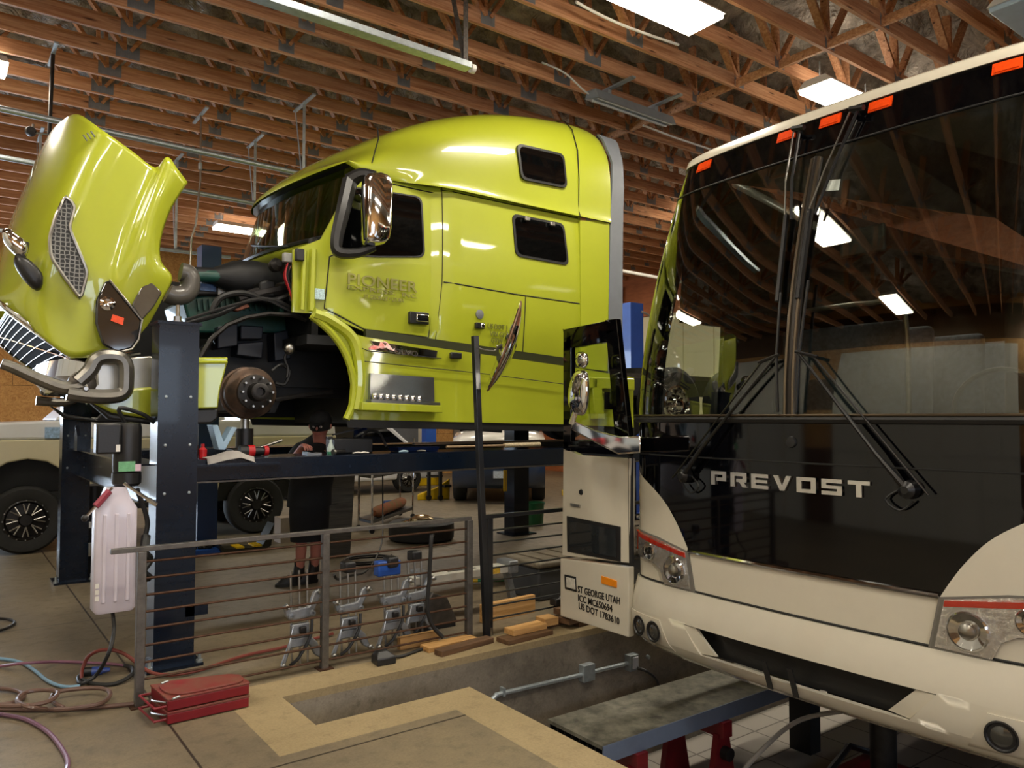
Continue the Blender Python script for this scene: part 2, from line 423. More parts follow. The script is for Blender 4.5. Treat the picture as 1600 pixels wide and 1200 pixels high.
sectional('door_3', X0 + .01, 7.2, 12.6, 4.6, 8, DOORP, 1)
sectional('door_2', X1 + .08, 9.6, 15.6, 4.5, 8, mat('cream_back_door', 'd9d2ae', .5, var=.03), -1)
# roof deck with crinkled insulation
INS = mat('crinkled_grey_insulation', '857a6b', 0.42, var=0.35, scale=4, col2='cfc5b5', bump=0.0, metal=0.0)
n, l, p = N(INS); tc = n.new('ShaderNodeTexCoord'); nz = n.new('ShaderNodeTexNoise'); nz.inputs['Scale'].default_value = 7; nz.inputs['Detail'].default_value = 8; nz.inputs['Distortion'].default_value = 2.5; l.new(tc.outputs['Object'], nz.inputs[0])
bp = n.new('ShaderNodeBump'); bp.inputs['Strength'].default_value = 1; bp.inputs['Distance'].default_value = .12; l.new(nz.outputs[0], bp.inputs['Height']); l.new(bp.outputs[0], p.inputs['Normal'])
from mathutils import noise as mnoise
b = MB(); nx, ny = 240, 240
for j in range(ny + 1):
    for i in range(nx + 1):
        x = X0 + (X1 - X0) * i / nx; y = Y0 + (Y1 - Y0) * j / ny
        d = mnoise.turbulence(V((x * 1.6, y * 2.2, 0)), 4, False) * .26 + .10 * abs(math.sin(y / .585 * math.pi))
        b.v.append(V((x, y, 6.38 - d)))
for j in range(ny):
    for i in range(nx): q = j * (nx + 1) + i; b.f.append([q, q + 1, q + nx + 2, q + nx + 1])
struct(b, 'ceiling', INS, ang=180)
# timber trusses: one built, the rest copied
WOOD = wood_mat('fir_truss_timber', 'a96f48', 'd3a178', '5a331a')
PLATE = mat('pressed_gusset_plate', '8b8f92', .45, .6, var=.2)
n, l, p = N(PLATE); wv = n.new('ShaderNodeTexWave'); wv.inputs['Scale'].default_value = 14; wv.inputs['Distortion'].default_value = 0; tc = n.new('ShaderNodeTexCoord'); l.new(tc.outputs['Object'], wv.inputs[0])
bp = n.new('ShaderNodeBump'); bp.inputs['Strength'].default_value = .8; l.new(wv.outputs[0], bp.inputs['Height']); l.new(bp.outputs[0], p.inputs['Normal'])
PITCHX = 1.44
PLX = [-2.8, -1.36, .04, 1.48, 2.91, 4.33, 5.75, 7.5, 8.95, 10.4, 11.8, 13.2, 14.6]
def make_truss(y):
    t = thing('roof_truss', 'long fir roof truss with steel gusset plates under the crinkled insulation', 'roof truss', (0, y, CZ), 'roof trusses')
    MB().box((X0, y, CZ), (X1, y + .04, CZ + .165)).build('bottom_chord', WOOD, t, smooth=False)
    ym = y + .02
    for x in PLX:
        if x < -1.8: continue
        for dx in (-.55, .5, -.06):
            MB().beam((x + (.03 if dx > 0 else -.03), ym, CZ + .1), (x + dx, ym, CZ + .80), .036, .085, (0, 1, 0)).build('web', WOOD, t, smooth=False)
        s = .085 if x not in (5.75, 1.48, 10.4) else .12
        MB().box((x - s, y - .004, CZ + .015), (x + s, y, CZ + .165)).build('gusset_plate', PLATE, t, smooth=False)
    return t
BAYS = [5.60 + .585 * k for k in range(-8, 24)]
t0 = make_truss(BAYS[0])
for i, y in enumerate(BAYS[1:]): dup(t0, (random.uniform(-.06, .06), y, CZ))
bl0 = single(MB().box((7.43, BAYS[0] + .042, CZ + .005), (7.47, BAYS[1] - .002, CZ + .095)), 'timber_blocking', WOOD, 'short timber block bridging two neighbouring roof trusses', 'timber block', 'blocks between the roof trusses', smooth=False)
for i in range(1, 19):
    o = bl0.copy(); COL.objects.link(o); o.location = V(bl0.location) + V((0, .585 * i, 0))
# fluorescent lights
LENS = emit_mat('lit_prismatic_lens', 'fff3dc', 22.0)
LENSOFF = mat('unlit_prismatic_lens', 'b9d3ea', .25, var=.06)
FIX = mat('white_light_housing', 'd9d9d6', .4, var=.03)
def light_fixture(x, y, z, label, lit=True, L=1.22, W=.42, power=50, hang=None):
    t = thing('ceiling_light', label, 'ceiling light', (x, y, z), 'fluorescent ceiling lights')
    b = MB(); b.loft([[(x - L / 2, y - W / 2, z + .0), (x + L / 2, y - W / 2, z + .0), (x + L / 2, y + W / 2, z + .0), (x - L / 2, y + W / 2, z + .0)], [(x - L / 2 + .02, y - W * .3, z + .09), (x + L / 2 - .02, y - W * .3, z + .09), (x + L / 2 - .02, y + W * .3, z + .09), (x - L / 2 + .02, y + W * .3, z + .09)]])
    b.build('housing', FIX, t, smooth=False)
    MB().box((x - L / 2 + .015, y - W / 2 + .012, z - .045), (x + L / 2 - .015, y + W / 2 - .012, z - .001)).build('lens', LENS if lit else LENSOFF, t, smooth=False, bevel=.01)
    for sx in (-.4, .4):
        MB().cyl((x + sx * L, y, z + .085), (x + sx * L, y, CZ + .12), .008, 6).build('hanger', GALV, t)
    if lit:
        area_light('lamp', (x, y, z - .05), (0, 0, 0), L - .05, W - .05, power, (1.0, 0.92, 0.79))
        area_light('uplight_fill', (x, y, z + .10), (math.pi, 0, 0), L - .05, W * .5, power * .10, (1.0, 0.9, 0.76))  # upward fill added to brighten the trusses and insulation
    return t
light_fixture(5.1, 4.62, 5.42, 'large lit ceiling light in the row above the gap between truck and coach', W=.44)
light_fixture(8.35, 4.78, 5.42, 'lit ceiling light just above the coach roof')
light_fixture(4.75, 15.3, 5.42, 'lit ceiling light far behind the truck windshield')
light_fixture(-.15, 9.7, 5.42, 'lit ceiling light beyond the raised truck hood')
light_fixture(8.15, 2.72, 5.42, 'bluish unlit ceiling light over the coach', lit=False)
for (x, y) in ((1.7, 4.6), (-1.9, 4.6), (1.2, 0.6), (4.6, 0.6), (8.0, 0.0), (-2.5, .6), (11.6, 9.6), (12.2, 14.5), (8.8, 15.2), (10.5, 4.8), (0.6, -2.6), (5.5, -2.6), (8.2, 10.4)):
    light_fixture(x, y, 5.42, 'lit fluorescent ceiling light in the long rows under the trusses')
# the narrow grey strip light above the rear of the truck
t = thing('strip_light', 'narrow grey unlit strip light tilted above the truck roof fairing', 'ceiling light', (6.65, 6.55, 5.42))
b = MB(); b.prism([(6.0, 6.42, 5.40), (6.0, 6.47, 5.52), (6.0, 6.62, 5.54), (6.0, 6.66, 5.45)], (1.32, 0, -.02)); b.build('housing', mat('grey_light_housing', '9aa3a8', .4, .4), t, smooth=False)
for k in (6.25, 7.05): MB().box((k - .03, 6.5, 5.52), (k + .03, 6.58, CZ - .02)).box((k - .03, 6.1, CZ - .02), (k + .03, 6.85, CZ)).build('bracket', GALV, t, smooth=False)
for k in (6.47, 6.56): MB().cyl((6.03, k, 5.415), (7.29, k, 5.395), .014, 8).build('tube', mat('unlit_glass_tube', 'e8ecec', .2), t)
MB().tube([(5.3, 6.6, 5.68), (5.6, 6.55, 5.62), (6.0, 6.6, 5.5), (6.25, 6.58, 5.52)], .012, 6, smooth=5).build('cable', mat('white_cable', 'd8d8d4', .5), t)
# ------------------------------------------------------------------ four-post lift
lift = thing('four_post_lift', 'navy black four-post truck lift carrying the lime green truck', 'vehicle lift', (4.0, 7.45, 0))
def post(x, y, h, bolts=True):
    b = MB(); w, d = .26, .23
    b.box((x, y, .02), (x + w, y + .012, h)); b.box((x, y + .012, .02), (x + .012, y + d, h)); b.box((x + w - .012, y + .012, .02), (x + w, y + d, h)); b.box((x + .012, y + d - .012, .02), (x + .06, y + d, h)); b.box((x + w - .06, y + d - .012, .02), (x + w - .012, y + d, h))
    o = b.build('post', NAVY, lift, smooth=False)
    MB().box((x - .015, y - .015, h), (x + w + .015, y + d + .015, h + .02)).build('post_cap', NAVY, o, smooth=False)
    b = MB(); b.cyl((x + .14, y + .11, h + .02), (x + .14, y + .11, h + .15), .014, 10); b.lathe((x + .14, y + .11, h + .02), (0, 0, 1), [(.035, 0), (.035, .02), (.026, .02), (.026, .05)], 6); b.build('lifting_rod', STEEL, o)
    MB().box((x - .05, y - .06, 0), (x + w + .05, y + d + .06, .02)).build('base_plate', NAVY, o, smooth=False)
    for ax, ay in ((x - .03, y - .03), (x + w + .03, y - .03)):
        MB().lathe((ax, ay, .02), (0, 0, 1), [(.024, 0), (.024, .018), (.012, .018), (.012, .06)], 8).build('anchor_bolt', GALV, o)
    if bolts:
        for k in range(5):
            for sx in (.05, w - .05):
                z = h - .5 - k * .33
                if z > .3 and k < 3: MB().lathe((x + sx, y, z), (0, -1, 0), [(.011, 0), (.009, .008), (.001, .01)], 10).build('bolt', GALV, o)
    return o
HP = 2.34
p1 = post(1.17, 5.62, HP); p2 = post(.99, 9.1, HP); post(9.1, 5.62, HP); post(9.05, 9.1, HP)
MB().box((1.37, 5.62, .33), (1.52, 5.64, .40)).build('safety_latch', NAVY, lift, smooth=False)
for y0, y1 in ((5.98, 6.5), (8.0, 8.52)):
    b = MB(); b.box((1.30, y0, 1.225), (9.4, y1, 1.385)); b.build('runway', NAVY, lift, smooth=False, bevel=.004)
    b = MB(); b.box((1.30, y0 - .035, 1.213), (9.4, y0 + .05, 1.225)); b.build('runway_flange', DARKSTEEL, lift, smooth=False)
for x in (1.20, 9.2):
    b = MB(); b.box((x - .10, 5.86, 1.11), (x + .10, 9.12, 1.122)); b.box((x - .008, 5.86, 1.122), (x + .008, 9.12, 1.36)); b.box((x - .10, 5.86, 1.36), (x + .10, 9.12, 1.372))
    b.build('crossbeam', NAVY, lift, smooth=False)
MB().prism([(1.06, 8.85, 1.37), (1.06, 8.6, 1.37), (1.06, 8.6, 1.52), (1.06, 8.75, 1.62)], (.03, 0, 0)).build('wheel_stop', NAVY, lift, smooth=False)
MB().box((1.46, 5.90, 1.33), (2.15, 5.98, 1.345)).build('tool_ledge', NAVY, lift, smooth=False)
# power unit on the near left post
pu = MB().lathe((1.0, 5.70, 1.33), (0, 0, 1), [(.02, 0), (.085, .005), (.088, .03), (.088, .30), (.08, .33), (.02, .335)], 20).build('power_unit_motor', BLACKP, lift)
MB().box((.80, 5.60, 1.46), (.945, 5.72, 1.66)).build('switch_box', BLACKP, pu, bevel=.012)
MB().box((.915, 5.597, 1.475), (.94, 5.6, 1.52)).build('rating_label', WHITEP, pu, smooth=False)
GRN = mat('green_sticker', '6fae80', .5, var=.2, scale=60)
a, bq = PY(5.606, 185, 737), PY(5.606, 207, 717)
MB().box((a.x, 5.604, a.z), (a.x + .10, 5.61, a.z + .065)).build('green_sticker', GRN, pu, smooth=False)
MB().box((a.x + .1, 5.604, a.z), (a.x + .135, 5.61, a.z + .045)).build('pink_sticker', mat('pink_sticker', 'd9bccb', .5), pu, smooth=False)
MB().lathe((1.0, 5.70, 1.24), (0, 0, 1), [(.07, 0), (.09, .02), (.09, .09)], 20).build('pump_body', BLACKP, pu)
b = MB(); b.cyl((.96, 5.56, 1.27), (1.1, 5.52, 1.16), .011, 8); b.cyl((1.10, 5.52, 1.16), (1.15, 5.5, 1.12), .016, 8, .014); b.build('release_handle', CHROME, pu)
b = MB(); b.cyl((.90, 5.6, 1.24), (.74, 5.56, 1.06), .009, 8); b.build('lock_lever', CHROME, pu); MB().ball((.74, 5.56, 1.06), .022, 10, 6).build('lever_knob', BLACKP, pu)
MB().cyl((.88, 5.59, 1.22), (.80, 5.565, 1.13), .022, 8).build('lever_grip', mat('red_grip', '8d3040', .5), pu)
TANK = mat('translucent_white_tank', 'd3ccd9', .35, var=.06, scale=3, coat=.3)
ring = lambda z, sx, sy: [V((.93 + dx * sx, 5.68 + dy * sy, z)) for dx, dy in round_poly([(-1, -1, 0), (1, -1, 0), (1, 1, 0), (-1, 1, 0)], .35, 4) for dx, dy in [(dx, dy)]] if False else [V((.93 + q.x * sx, 5.68 + q.y * sy, z)) for q in round_poly([(-1, -1, 0), (1, -1, 0), (1, 1, 0), (-1, 1, 0)], .35, 4)]
tk = MB().loft([ring(.43, .11, .075), ring(.45, .125, .085), ring(1.10, .125, .085), ring(1.17, .085, .07), ring(1.24, .06, .06)]).build('reservoir_tank', TANK, lift, ang=50)
for dx in (-.07, .0, .07): MB().box((.93 + dx - .012, 5.585, .50), (.93 + dx + .012, 5.60, 1.07)).build('tank_rib', TANK, tk, bevel=.006)
for z in (.52, .56, .6): MB().box((.812, 5.594, z), (.835, 5.596, z + .03)).build('tank_label', WHITEP, tk, smooth=False)
MB().tube([(1.0, 5.75, 1.65), (.95, 5.72, 1.76), (1.1, 5.74, 1.72), (1.18, 5.76, 1.66)], .014, 8, smooth=6).build('hydraulic_hose', BLACK, lift)
MB().tube([(1.06, 5.68, 1.22), (1.13, 5.68, 1.0), (1.11, 5.67, .85), (1.13, 5.68, .7)], .016, 8, smooth=6).build('hydraulic_hose', BLACK, lift)
MB().tube([(1.12, 5.66, .9), (1.10, 5.6, .8), (1.14, 5.65, .74), (1.09, 5.6, .68), (1.14, 5.66, .62)], .03, 8, smooth=5).build('hose_bundle', BLACK, lift)

# ------------------------------------------------------------------ lime green truck, front end jacked up
LIME = mat('lime_green_clearcoat', 'abb42c', .32, var=.03, coat=1.0, scale=2)
GREYV = mat('grey_fairing_vinyl', '70757c', .5, var=.05)
DK = mat('black_parts_and_shade', '0f1011', .6, var=.4, scale=12)  # black parts, also the dark backdrops that stand for shade
DKM = mat('oily_dark_metal', '2d2b2a', .45, .6, var=.4, scale=12)
TC = 7.34
truck = thing('semi_truck', 'lime green sleeper truck with its hood tipped open on the lift', 'truck', (2.04, TC, 1.39))
def TP(px, py, y=6.15): return PY(y, px, py)
def tp2(px, py, y=6.15): q = PY(y, px, py); return (q.x, q.z)
def sstep(x, a, b): t = max(0, min(1, (x - a) / (b - a))); return t * t * (3 - 2 * t)
def ysurf(x, z):
    return 6.17 - .055 * sstep(x, 3.62, 3.82) + .035 * ((z - 3.1) / .8) ** 2 + .05 * (1 - sstep(x, 2.3, 2.75))
def side(x, z, d): return (x, ysurf(x, z) + d, z)
def mirror(mb): 
    m = MB(); m.v = [V((p.x, 2 * TC - p.y, p.z)) for p in mb.v]; m.f = [f[::-1] for f in mb.f]; return m
def both(mb, name, m, parent, **k):
    o = mb.build(name, m, parent, **k); mirror(mb).build(name, m, parent, **k); return o
cab_poly = [tp2(*q) for q in ((510, 490), (463, 486), (463, 388), (505, 372), (530, 325), (560, 275), (600, 279), (678, 291), (694, 290), (800, 314), (902, 336), (908, 400), (905, 566), (884, 562), (680, 533), (572, 517))]
cab = both(patch(cab_poly, side, .03, .12), 'cab_side', LIME, truck, ang=25)
SEAM = mat('black_panel_gap', '0a0a08', .7)
def seam(pts, r=.006, y=None, parent=None, closed=False):
    P = []
    for q in pts:
        x, z = tp2(*q); P.append((x, ysurf(x, z) - .001, z))
    Q = []
    for a, b in zip(P, P[1:]):
        k = max(1, int((V(a) - V(b)).length / .12))
        for i in range(k):
            x = a[0] + (b[0] - a[0]) * i / k; z = a[2] + (b[2] - a[2]) * i / k; Q.append((x, ysurf(x, z) - .0005, z))
    Q.append(P[-1])
    return MB().tube(Q, r, 5).build('panel_gap', SEAM, parent or truck)
seam([(530, 395), (517, 400), (510, 481), (572, 514), (673, 527), (679, 450), (682, 300), (609, 284)])
seam([(692, 441), (800, 460), (902, 475)]); seam([(692, 292), (690, 441), (683, 530)], .004); seam([(818, 464), (816, 550)]); seam([(690, 296), (800, 320), (902, 341)], .005)
# door, its glass, handle and lettering
door = patch([tp2(*q) for q in ((532, 396), (519, 402), (512, 480), (574, 513), (671, 525), (677, 450), (680, 302), (609, 288), (573, 287))], lambda x, z, d: (x, ysurf(x, z) + d - .004, z), .02, .12).build('door', LIME, truck, ang=25)
def win(px, rim, name, parent, off=.012, ys=None):
    ysurf = ys or globals()['ysurf']
    P = [tp2(*q) for q in px]
    c = V((sum(p[0] for p in P) / len(P), sum(p[1] for p in P) / len(P), 0))
    outer = [(q.x, q.y) for q in round_poly([(p[0], p[1], 0) for p in P], .07)]
    f = patch(outer, lambda x, z, d: (x, ysurf(x, z) + d - off, z), .03, .2).build(name, BLACKP, parent, ang=25)
    inner = [(c.x + (x - c.x) * rim[0], c.y + (z - c.y) * rim[1]) for x, z in outer]
    g = patch(inner, lambda x, z, d: (x, ysurf(x, z) + d - off - .004, z), .012, .2).build('pane', DARKGLASS, f, ang=25)
    return f, g
win([(523, 394), (552, 290), (606, 297), (662, 306), (665, 402), (585, 402)], (.95, .95), 'door_window', door)
MB().box((0, 0, 0), (0, 0, 0)) if False else None
q = tp2(640, 505); q2 = tp2(670, 489)
MB().box((q[0], 6.14, q[1]), (q2[0], 6.2, q2[1])).build('door_handle', BLACKP, door, bevel=.008)
MB().box((q[0] + .06, 6.125, q[1] + .02), (q2[0] - .01, 6.15, q2[1] - .022)).build('handle_paddle', CHROME, door, bevel=.008)
GREYL = mat('grey_door_lettering', '8f8c46', .5, var=.05)
def slope(a, b, y): p, q = PY(y, *a), PY(y, *b); return p, (q - p)
def sign(txt, a, b, h_px, parent, m=GREYL, y=6.155, **k):
    p = PY(y, *a); q = PY(y, *b); t = PY(y, a[0], a[1] - h_px)
    R = (q - p); U = V((0, 0, 1)); return lettering(txt, p + V((0, -.004, 0)), R, V((-R.z, 0, R.x)), R.length, (t - p).length, .004, m, parent, **k)
sign('PIONEER', (543, 444), (652, 457.5), 18, door, y=6.16); sign('EXPRESS,', (543, 452.5), (618, 462), 7.5, door, y=6.16); sign('INC.', (628, 463.5), (652, 466.5), 6.5, door, y=6.16); sign('ST GEORGE \u2022 UTAH', (568, 466), (630, 473), 6.5, door, y=6.16)
GREYT = mat('grey_lettering', '6d7030', .5)
sign('US DOT 145', (762, 513), (800, 517), 8, cab, GREYT, y=6.125); sign('VIN GN9', (765, 525), (795, 528), 8, cab, GREYT, y=6.125); sign('GVWR', (767, 535), (790, 537.5), 8, cab, GREYT, y=6.125)
q = TP(750, 491, 6.115); MB().lathe((q.x, 6.122, q.z), (0, -1, 0), [(.045, 0), (.045, .006), (.03, .008), (.001, .008)], 24).build('round_badge', ALU, truck)
q = TP(749, 509, 6.115); MB().box((q.x - .05, 6.09, q.z - .03), (q.x + .05, 6.13, q.z + .03)).build('marker_lamp', BLACKP, truck, bevel=.008); MB().box((q.x, 6.085, q.z - .02), (q.x + .045, 6.1, q.z + .02)).build('marker_lens', CHROME, truck, bevel=.006)
# sleeper windows
win([(802, 226), (876, 243), (880, 297), (808, 283)], (.91, .86), 'sleeper_window', truck, off=.016, ys=lambda x, z: 6.085 + .045 * max(0, z - 4.0))
f, g = win([(798, 334), (879, 350), (885, 416), (802, 401)], (.92, .88), 'sleeper_window', truck)
for q in ((818, 344), (857, 352)):
    r = tp2(*q); MB().box((r[0] - .03, 6.075, r[1] - .02), (r[0] + .03, 6.1, r[1] + .02)).build('window_latch', STEEL, f, bevel=.005)
# roof fairing
def interp(t, P):
    for (a, u), (b, w) in zip(P, P[1:]):
        if t <= b: return u + (w - u) * max(0, (t - a)) / (b - a)
    return P[-1][1]
ZR = [(2.40, 3.86), (2.55, 3.98), (2.76, 4.14), (3.2, 4.40), (3.6, 4.60), (3.97, 4.74), (4.44, 4.875), (4.94, 4.96), (5.35, 5.0), (5.6, 5.01), (5.82, 4.98), (5.87, 4.92)]
def zc(x): return interp(x, [(2.4, 3.78), (2.75, 3.88), (3.12, 3.85), (3.45, 3.84), (3.75, 3.855), (4.55, 3.845), (5.5, 3.84)])
def rsec(k):
    """one cross-section of the roof; the first ones bow forward over the windshield"""
    xs = [2.78, 2.80, 2.92, 3.08, 3.3, 3.6, 3.97, 4.44, 4.94, 5.40, 5.62, 5.82, 5.87][k]; xc = [2.40, 2.41, 2.56, 2.78, 3.08, 3.45, 3.88, 4.40, 4.92, 5.40, 5.62, 5.82, 5.87][k]
    h = []
    zlo = zc(xs) if k else 3.90; zlow_c = 3.80
    for v, fz in ((1.15, 0), (1.175, .06), (1.185, .35), (1.165, .62), (1.10, .84), (.98, .95), (.78, 1.0), (.4, 1.02), (0, 1.03)):
        x = xc + (xs - xc) * (v / 1.185) ** 2
        top = interp(xc, ZR) + (0 if k > 1 else (-.02, .03)[k])
        if k < 4:   # the brow: lower edge rises from the centre to the sides
            lo = zlo if k else (zlow_c + (3.93 - zlow_c) * (v / 1.185) ** 2)
        else: lo = zlo
        if k == 0: z = lo
        elif k == 1: z = (zlow_c + (3.93 - zlow_c) * (v / 1.185) ** 2) + .05 * fz
        else: z = lo + (top - lo) * fz
        if k > 4: v *= 1.05 if v > 1.16 else 1.03
        if k > 4 and fz == 0: v = 1.26
        h.append(V((x, TC - v, z)))
    return h
R = []
for k in range(13):
    h = rsec(k); R.append(h + [V((p.x, 2 * TC - p.y, p.z)) for p in h[-2::-1]])
b = MB().loft(R, closed=False, caps=False); b.build('roof_fairing', LIME, truck, ang=60, subsurf=2)
# underside of the brow
b = MB(); A = [V((p.x + .02, p.y + (.02 if p.y < TC else -.02), p.z - .01)) for p in R[0]]; B = [V((p.x + .09, p.y, p.z - .012)) for p in R[0]]
b.loft([A, B], closed=False, caps=False).build('sun_visor', BLACKP, truck)
def fseam(k0, pts): pass
# rear fairing and grey side extender
_rz = [(p.z, TC - p.y) for p in rsec(10)]
def roof_y(z): return TC - interp(z, _rz) if z > _rz[0][0] else TC - 1.235
both(patch([tp2(*q, 6.12) for q in ((905, 345), (951, 345), (948, 580), (906, 575))], lambda x, z, d: (x, 6.105 + d, z), .03, .1), 'rear_fairing', LIME, truck, ang=40)
both(patch([tp2(*q, 6.12) for q in ((948, 204), (973, 214), (971, 400), (970, 600), (948, 596), (952, 330), (956, 255))], lambda x, z, d: (x, roof_y(z) - .006 + d, z), .03, .1), 'side_extender', GREYV, truck, ang=40)
MB().tube([V((5.40, p.y - .003, p.z + .003)) for p in rsec(9)[:7]], .006, 5).build('panel_gap', SEAM, truck)
MB().tube([(5.40, 6.10, 3.845), (5.86, 6.10, 3.845)], .006, 5).build('panel_gap', SEAM, truck)
MB().tube([(2.99, 6.175, 3.87), (3.03, 6.16, 4.05), (3.08, 6.18, 4.2), (3.12, 6.28, 4.34)], .006, 5).build('panel_gap', SEAM, truck)
MB().box((5.45, 6.18, 2.3), (5.5, 2 * TC - 6.18, 4.7)).build('cab_back', LIME, truck, smooth=False)
MB().box((3.15, 6.35, 1.64), (6.0, 2 * TC - 6.35, 2.3)).build('underbody', DK, truck, smooth=False)  # black box added so the space under the cab reads dark
MB().box((1.45, 8.42, 1.70), (3.2, 8.46, 3.1)).build('wheel_well_backdrop', DK, truck, smooth=False)  # black sheet added to darken the far arch
MB().box((2.45, 6.22, 2.32), (5.45, 2 * TC - 6.22, 2.40)).build('cab_floor', DK, truck, smooth=False)
# windshield, cowl, pillars
def wsh(a, b_, d):
    v = a; t = b_
    x = 2.30 + .34 * (v / 1.12) ** 2 + t * .21 + d; return (x, TC - v, 3.20 + .06 * (v / 1.12) ** 2 + t * (.66 + .06 * (v / 1.12) ** 2))
GL = glass_mat('truck_windshield_glass', (.62, .68, .60), 1.0, f0=.07)
patch([(-1.12, 0), (1.12, 0), (1.06, 1), (-1.06, 1)], wsh, .006, .2).build('windshield', GL, truck)
bp_ = [wsh(v / 10 * 1.12, 0, -.005) for v in range(-10, 11)]
MB().tube(bp_, .022, 6).build('windshield_seal', BLACKP, truck)
b = MB(); b.loft([[V(p) + V((0, 0, -.02)) for p in bp_], [V(p) + V((-.06, 0, -.06)) for p in bp_], [V(p) + V((-.02, 0, -.14)) for p in bp_]], closed=False, caps=False); b.build('cowl', LIME, truck, solid=.01)
for sx in (1, -1):
    y = lambda yy: yy if sx > 0 else 2 * TC - yy
    MB().beam((2.62, y(6.22), 3.22), (2.94, y(6.25), 3.92), .07, .05, (1, 0, 0)).build('windshield_pillar', BLACKP, truck, bevel=.01)
# wipers
for v in (.75, -.1): MB().tube([wsh(v, -.02, -.03), wsh(v - .35, .08, -.03), wsh(v - .7, .2, -.025)], .010, 6).build('wiper', BLACK, truck)
# dim cab inside
MB().box((2.75, 6.3, 2.4), (2.95, 2 * TC - 6.3, 3.25)).build('dashboard', DK, truck, bevel=.05)
for y in (6.75, 7.95):
    s = MB(); s.box((3.2, y - .25, 2.9), (3.7, y + .25, 3.05)); s.box((3.62, y - .25, 3.0), (3.76, y + .25, 3.75)); s.build('seat', DK, truck, bevel=.04)
MB().tube([V((2.98 + .08 * math.sin(a), 6.75 + .22 * math.cos(a), 3.28 + .2 * math.sin(a))) for a in [i * math.pi / 10 for i in range(20)]], .014, 6, closed=True).build('steering_wheel', BLACKP, truck)
# door mirror: black arm frame and chrome head
b = MB(); b.tube([TP(547, 283, 6.08), TP(536, 330, 6.03), TP(526, 375, 6.02), TP(530, 394, 6.0), TP(560, 395, 5.95), TP(585, 386, 5.92)], [.07, .075, .075, .07, .045, .035], 8, smooth=4)
b.tube([TP(547, 283, 6.08), TP(565, 272, 6.0), TP(588, 274, 5.93)], [.07, .05, .035], 8, smooth=4); mir = b.build('mirror_bracket', BLACKP, truck)
def mir_ring(s, dy): return [PY(5.90, *q) + V((0, dy, 0)) for q in [(587 + (a - 587) * s, 329 + (c - 329) * s) for a, c in ((569, 277), (573, 272), (590, 270), (603, 275), (608, 284), (608, 300), (606, 360), (603, 377), (597, 383), (585, 384), (570, 382), (566, 376), (566, 330), (567, 290))]]
MB().loft([mir_ring(.8, -.10), mir_ring(.95, -.08), mir_ring(1.0, -.02), mir_ring(1.0, .03), mir_ring(.9, .06)]).build('mirror_shell', CHROME, mir, ang=50, bevel=.008)
# lower side fairing with wheel arch, steps
YF = 6.05
def sk(x, z, d): return (x, YF + .02 * math.cos((z - 1.9) * 4) + d, z)
SKP = [(490, 488), (509, 490), (545, 520), (572, 527), (680, 543), (884, 572), (992, 590), (991, 668), (880, 663), (700, 659), (540, 655), (549, 632), (552, 600), (545, 568), (532, 540), (512, 515), (487, 500)]
fair = both(patch([tp2(*q, YF) for q in SKP], sk, .04, .12), 'side_fairing', LIME, truck, ang=25)
b = MB(); arc = [(487, 493), (513, 515), (533, 540), (546, 568), (553, 600), (550, 634), (541, 655)]
b.tube([PY(YF - .01, *q) for q in arc], .032, 8, smooth=5); both(b, 'arch_lip', LIME, truck)
b = MB(); b.tube([PY(YF - .012, *q) for q in ((490, 490), (515, 500), (548, 525), (560, 560), (562, 600), (556, 640))], .05, 8, smooth=5); b.build('fender_roll', LIME, truck)
def fline(pts, r=.006): return MB().tube([PY(YF - .022, *q) for q in pts], r, 5).build('panel_gap', SEAM, fair)
fline([(750, 553), (749, 600), (748, 660)]); fline([(556, 563), (650, 573), (749, 583), (880, 600)], .004); fline([(556, 540), (575, 548), (690, 560)], .004)
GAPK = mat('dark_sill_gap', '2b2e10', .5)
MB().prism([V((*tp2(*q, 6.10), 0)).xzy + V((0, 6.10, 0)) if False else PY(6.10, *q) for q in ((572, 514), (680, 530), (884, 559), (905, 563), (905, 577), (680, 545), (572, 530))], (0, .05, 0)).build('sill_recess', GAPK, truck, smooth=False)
b = MB().prism([PY(6.03, *q) for q in ((578, 532), (684, 548), (682, 560), (590, 548))], (0, .06, 0)); step = b.build('step_plate', CHROME, truck, smooth=False, bevel=.004)
lettering('VOLVO', PY(6.02, 606, 552) + V((0, -.002, 0)), PY(6.02, 660, 558.5) - PY(6.02, 606, 552), (0, 0, 1), .30, .05, .004, DARKSTEEL, step)
MB().box((*[PY(6.0, 652, 560).x], 6.0, PY(6.0, 652, 560).z), (PY(6.0, 682, 548).x, 6.03, PY(6.0, 682, 549).z)).build('step_socket', BLACKP, step, bevel=.01) if False else None
q = PY(6.02, 712, 554); MB().box((q.x - .06, 6.0, q.z - .04), (q.x + .06, 6.04, q.z + .02)).build('black_catch', BLACKP, fair, bevel=.01)
b = MB().prism([PY(6.03, *q) for q in ((579, 583), (678, 590), (679, 628), (578, 624))], (0, .05, 0)); b.build('step_recess', mat('recess_steel', '9a9c9a', .25, .9, var=.1), truck, smooth=False)
z = [PY(5.94, *q) for q in ((566, 628), (690, 634), (692, 645), (566, 641))]
b = MB().prism(z, (0, .12, 0)); b.build('lower_step', LIME, truck, smooth=False, bevel=.006)
b = MB().prism([PY(5.97, *q) for q in ((580, 624), (688, 629), (688, 633), (580, 629))], (0, .12, 0)); tread = b.build('step_tread', STEEL, truck, smooth=False)
for i in range(8):
    q = PY(5.98, 586 + i * 10, 618 + i * .6); MB().lathe((q.x, 5.99, q.z), (0, 0, 1), [(.018, -.03), (.024, 0), (.016, .018), (.001, .02)], 10).build('tread_knob', CHROME, tread)
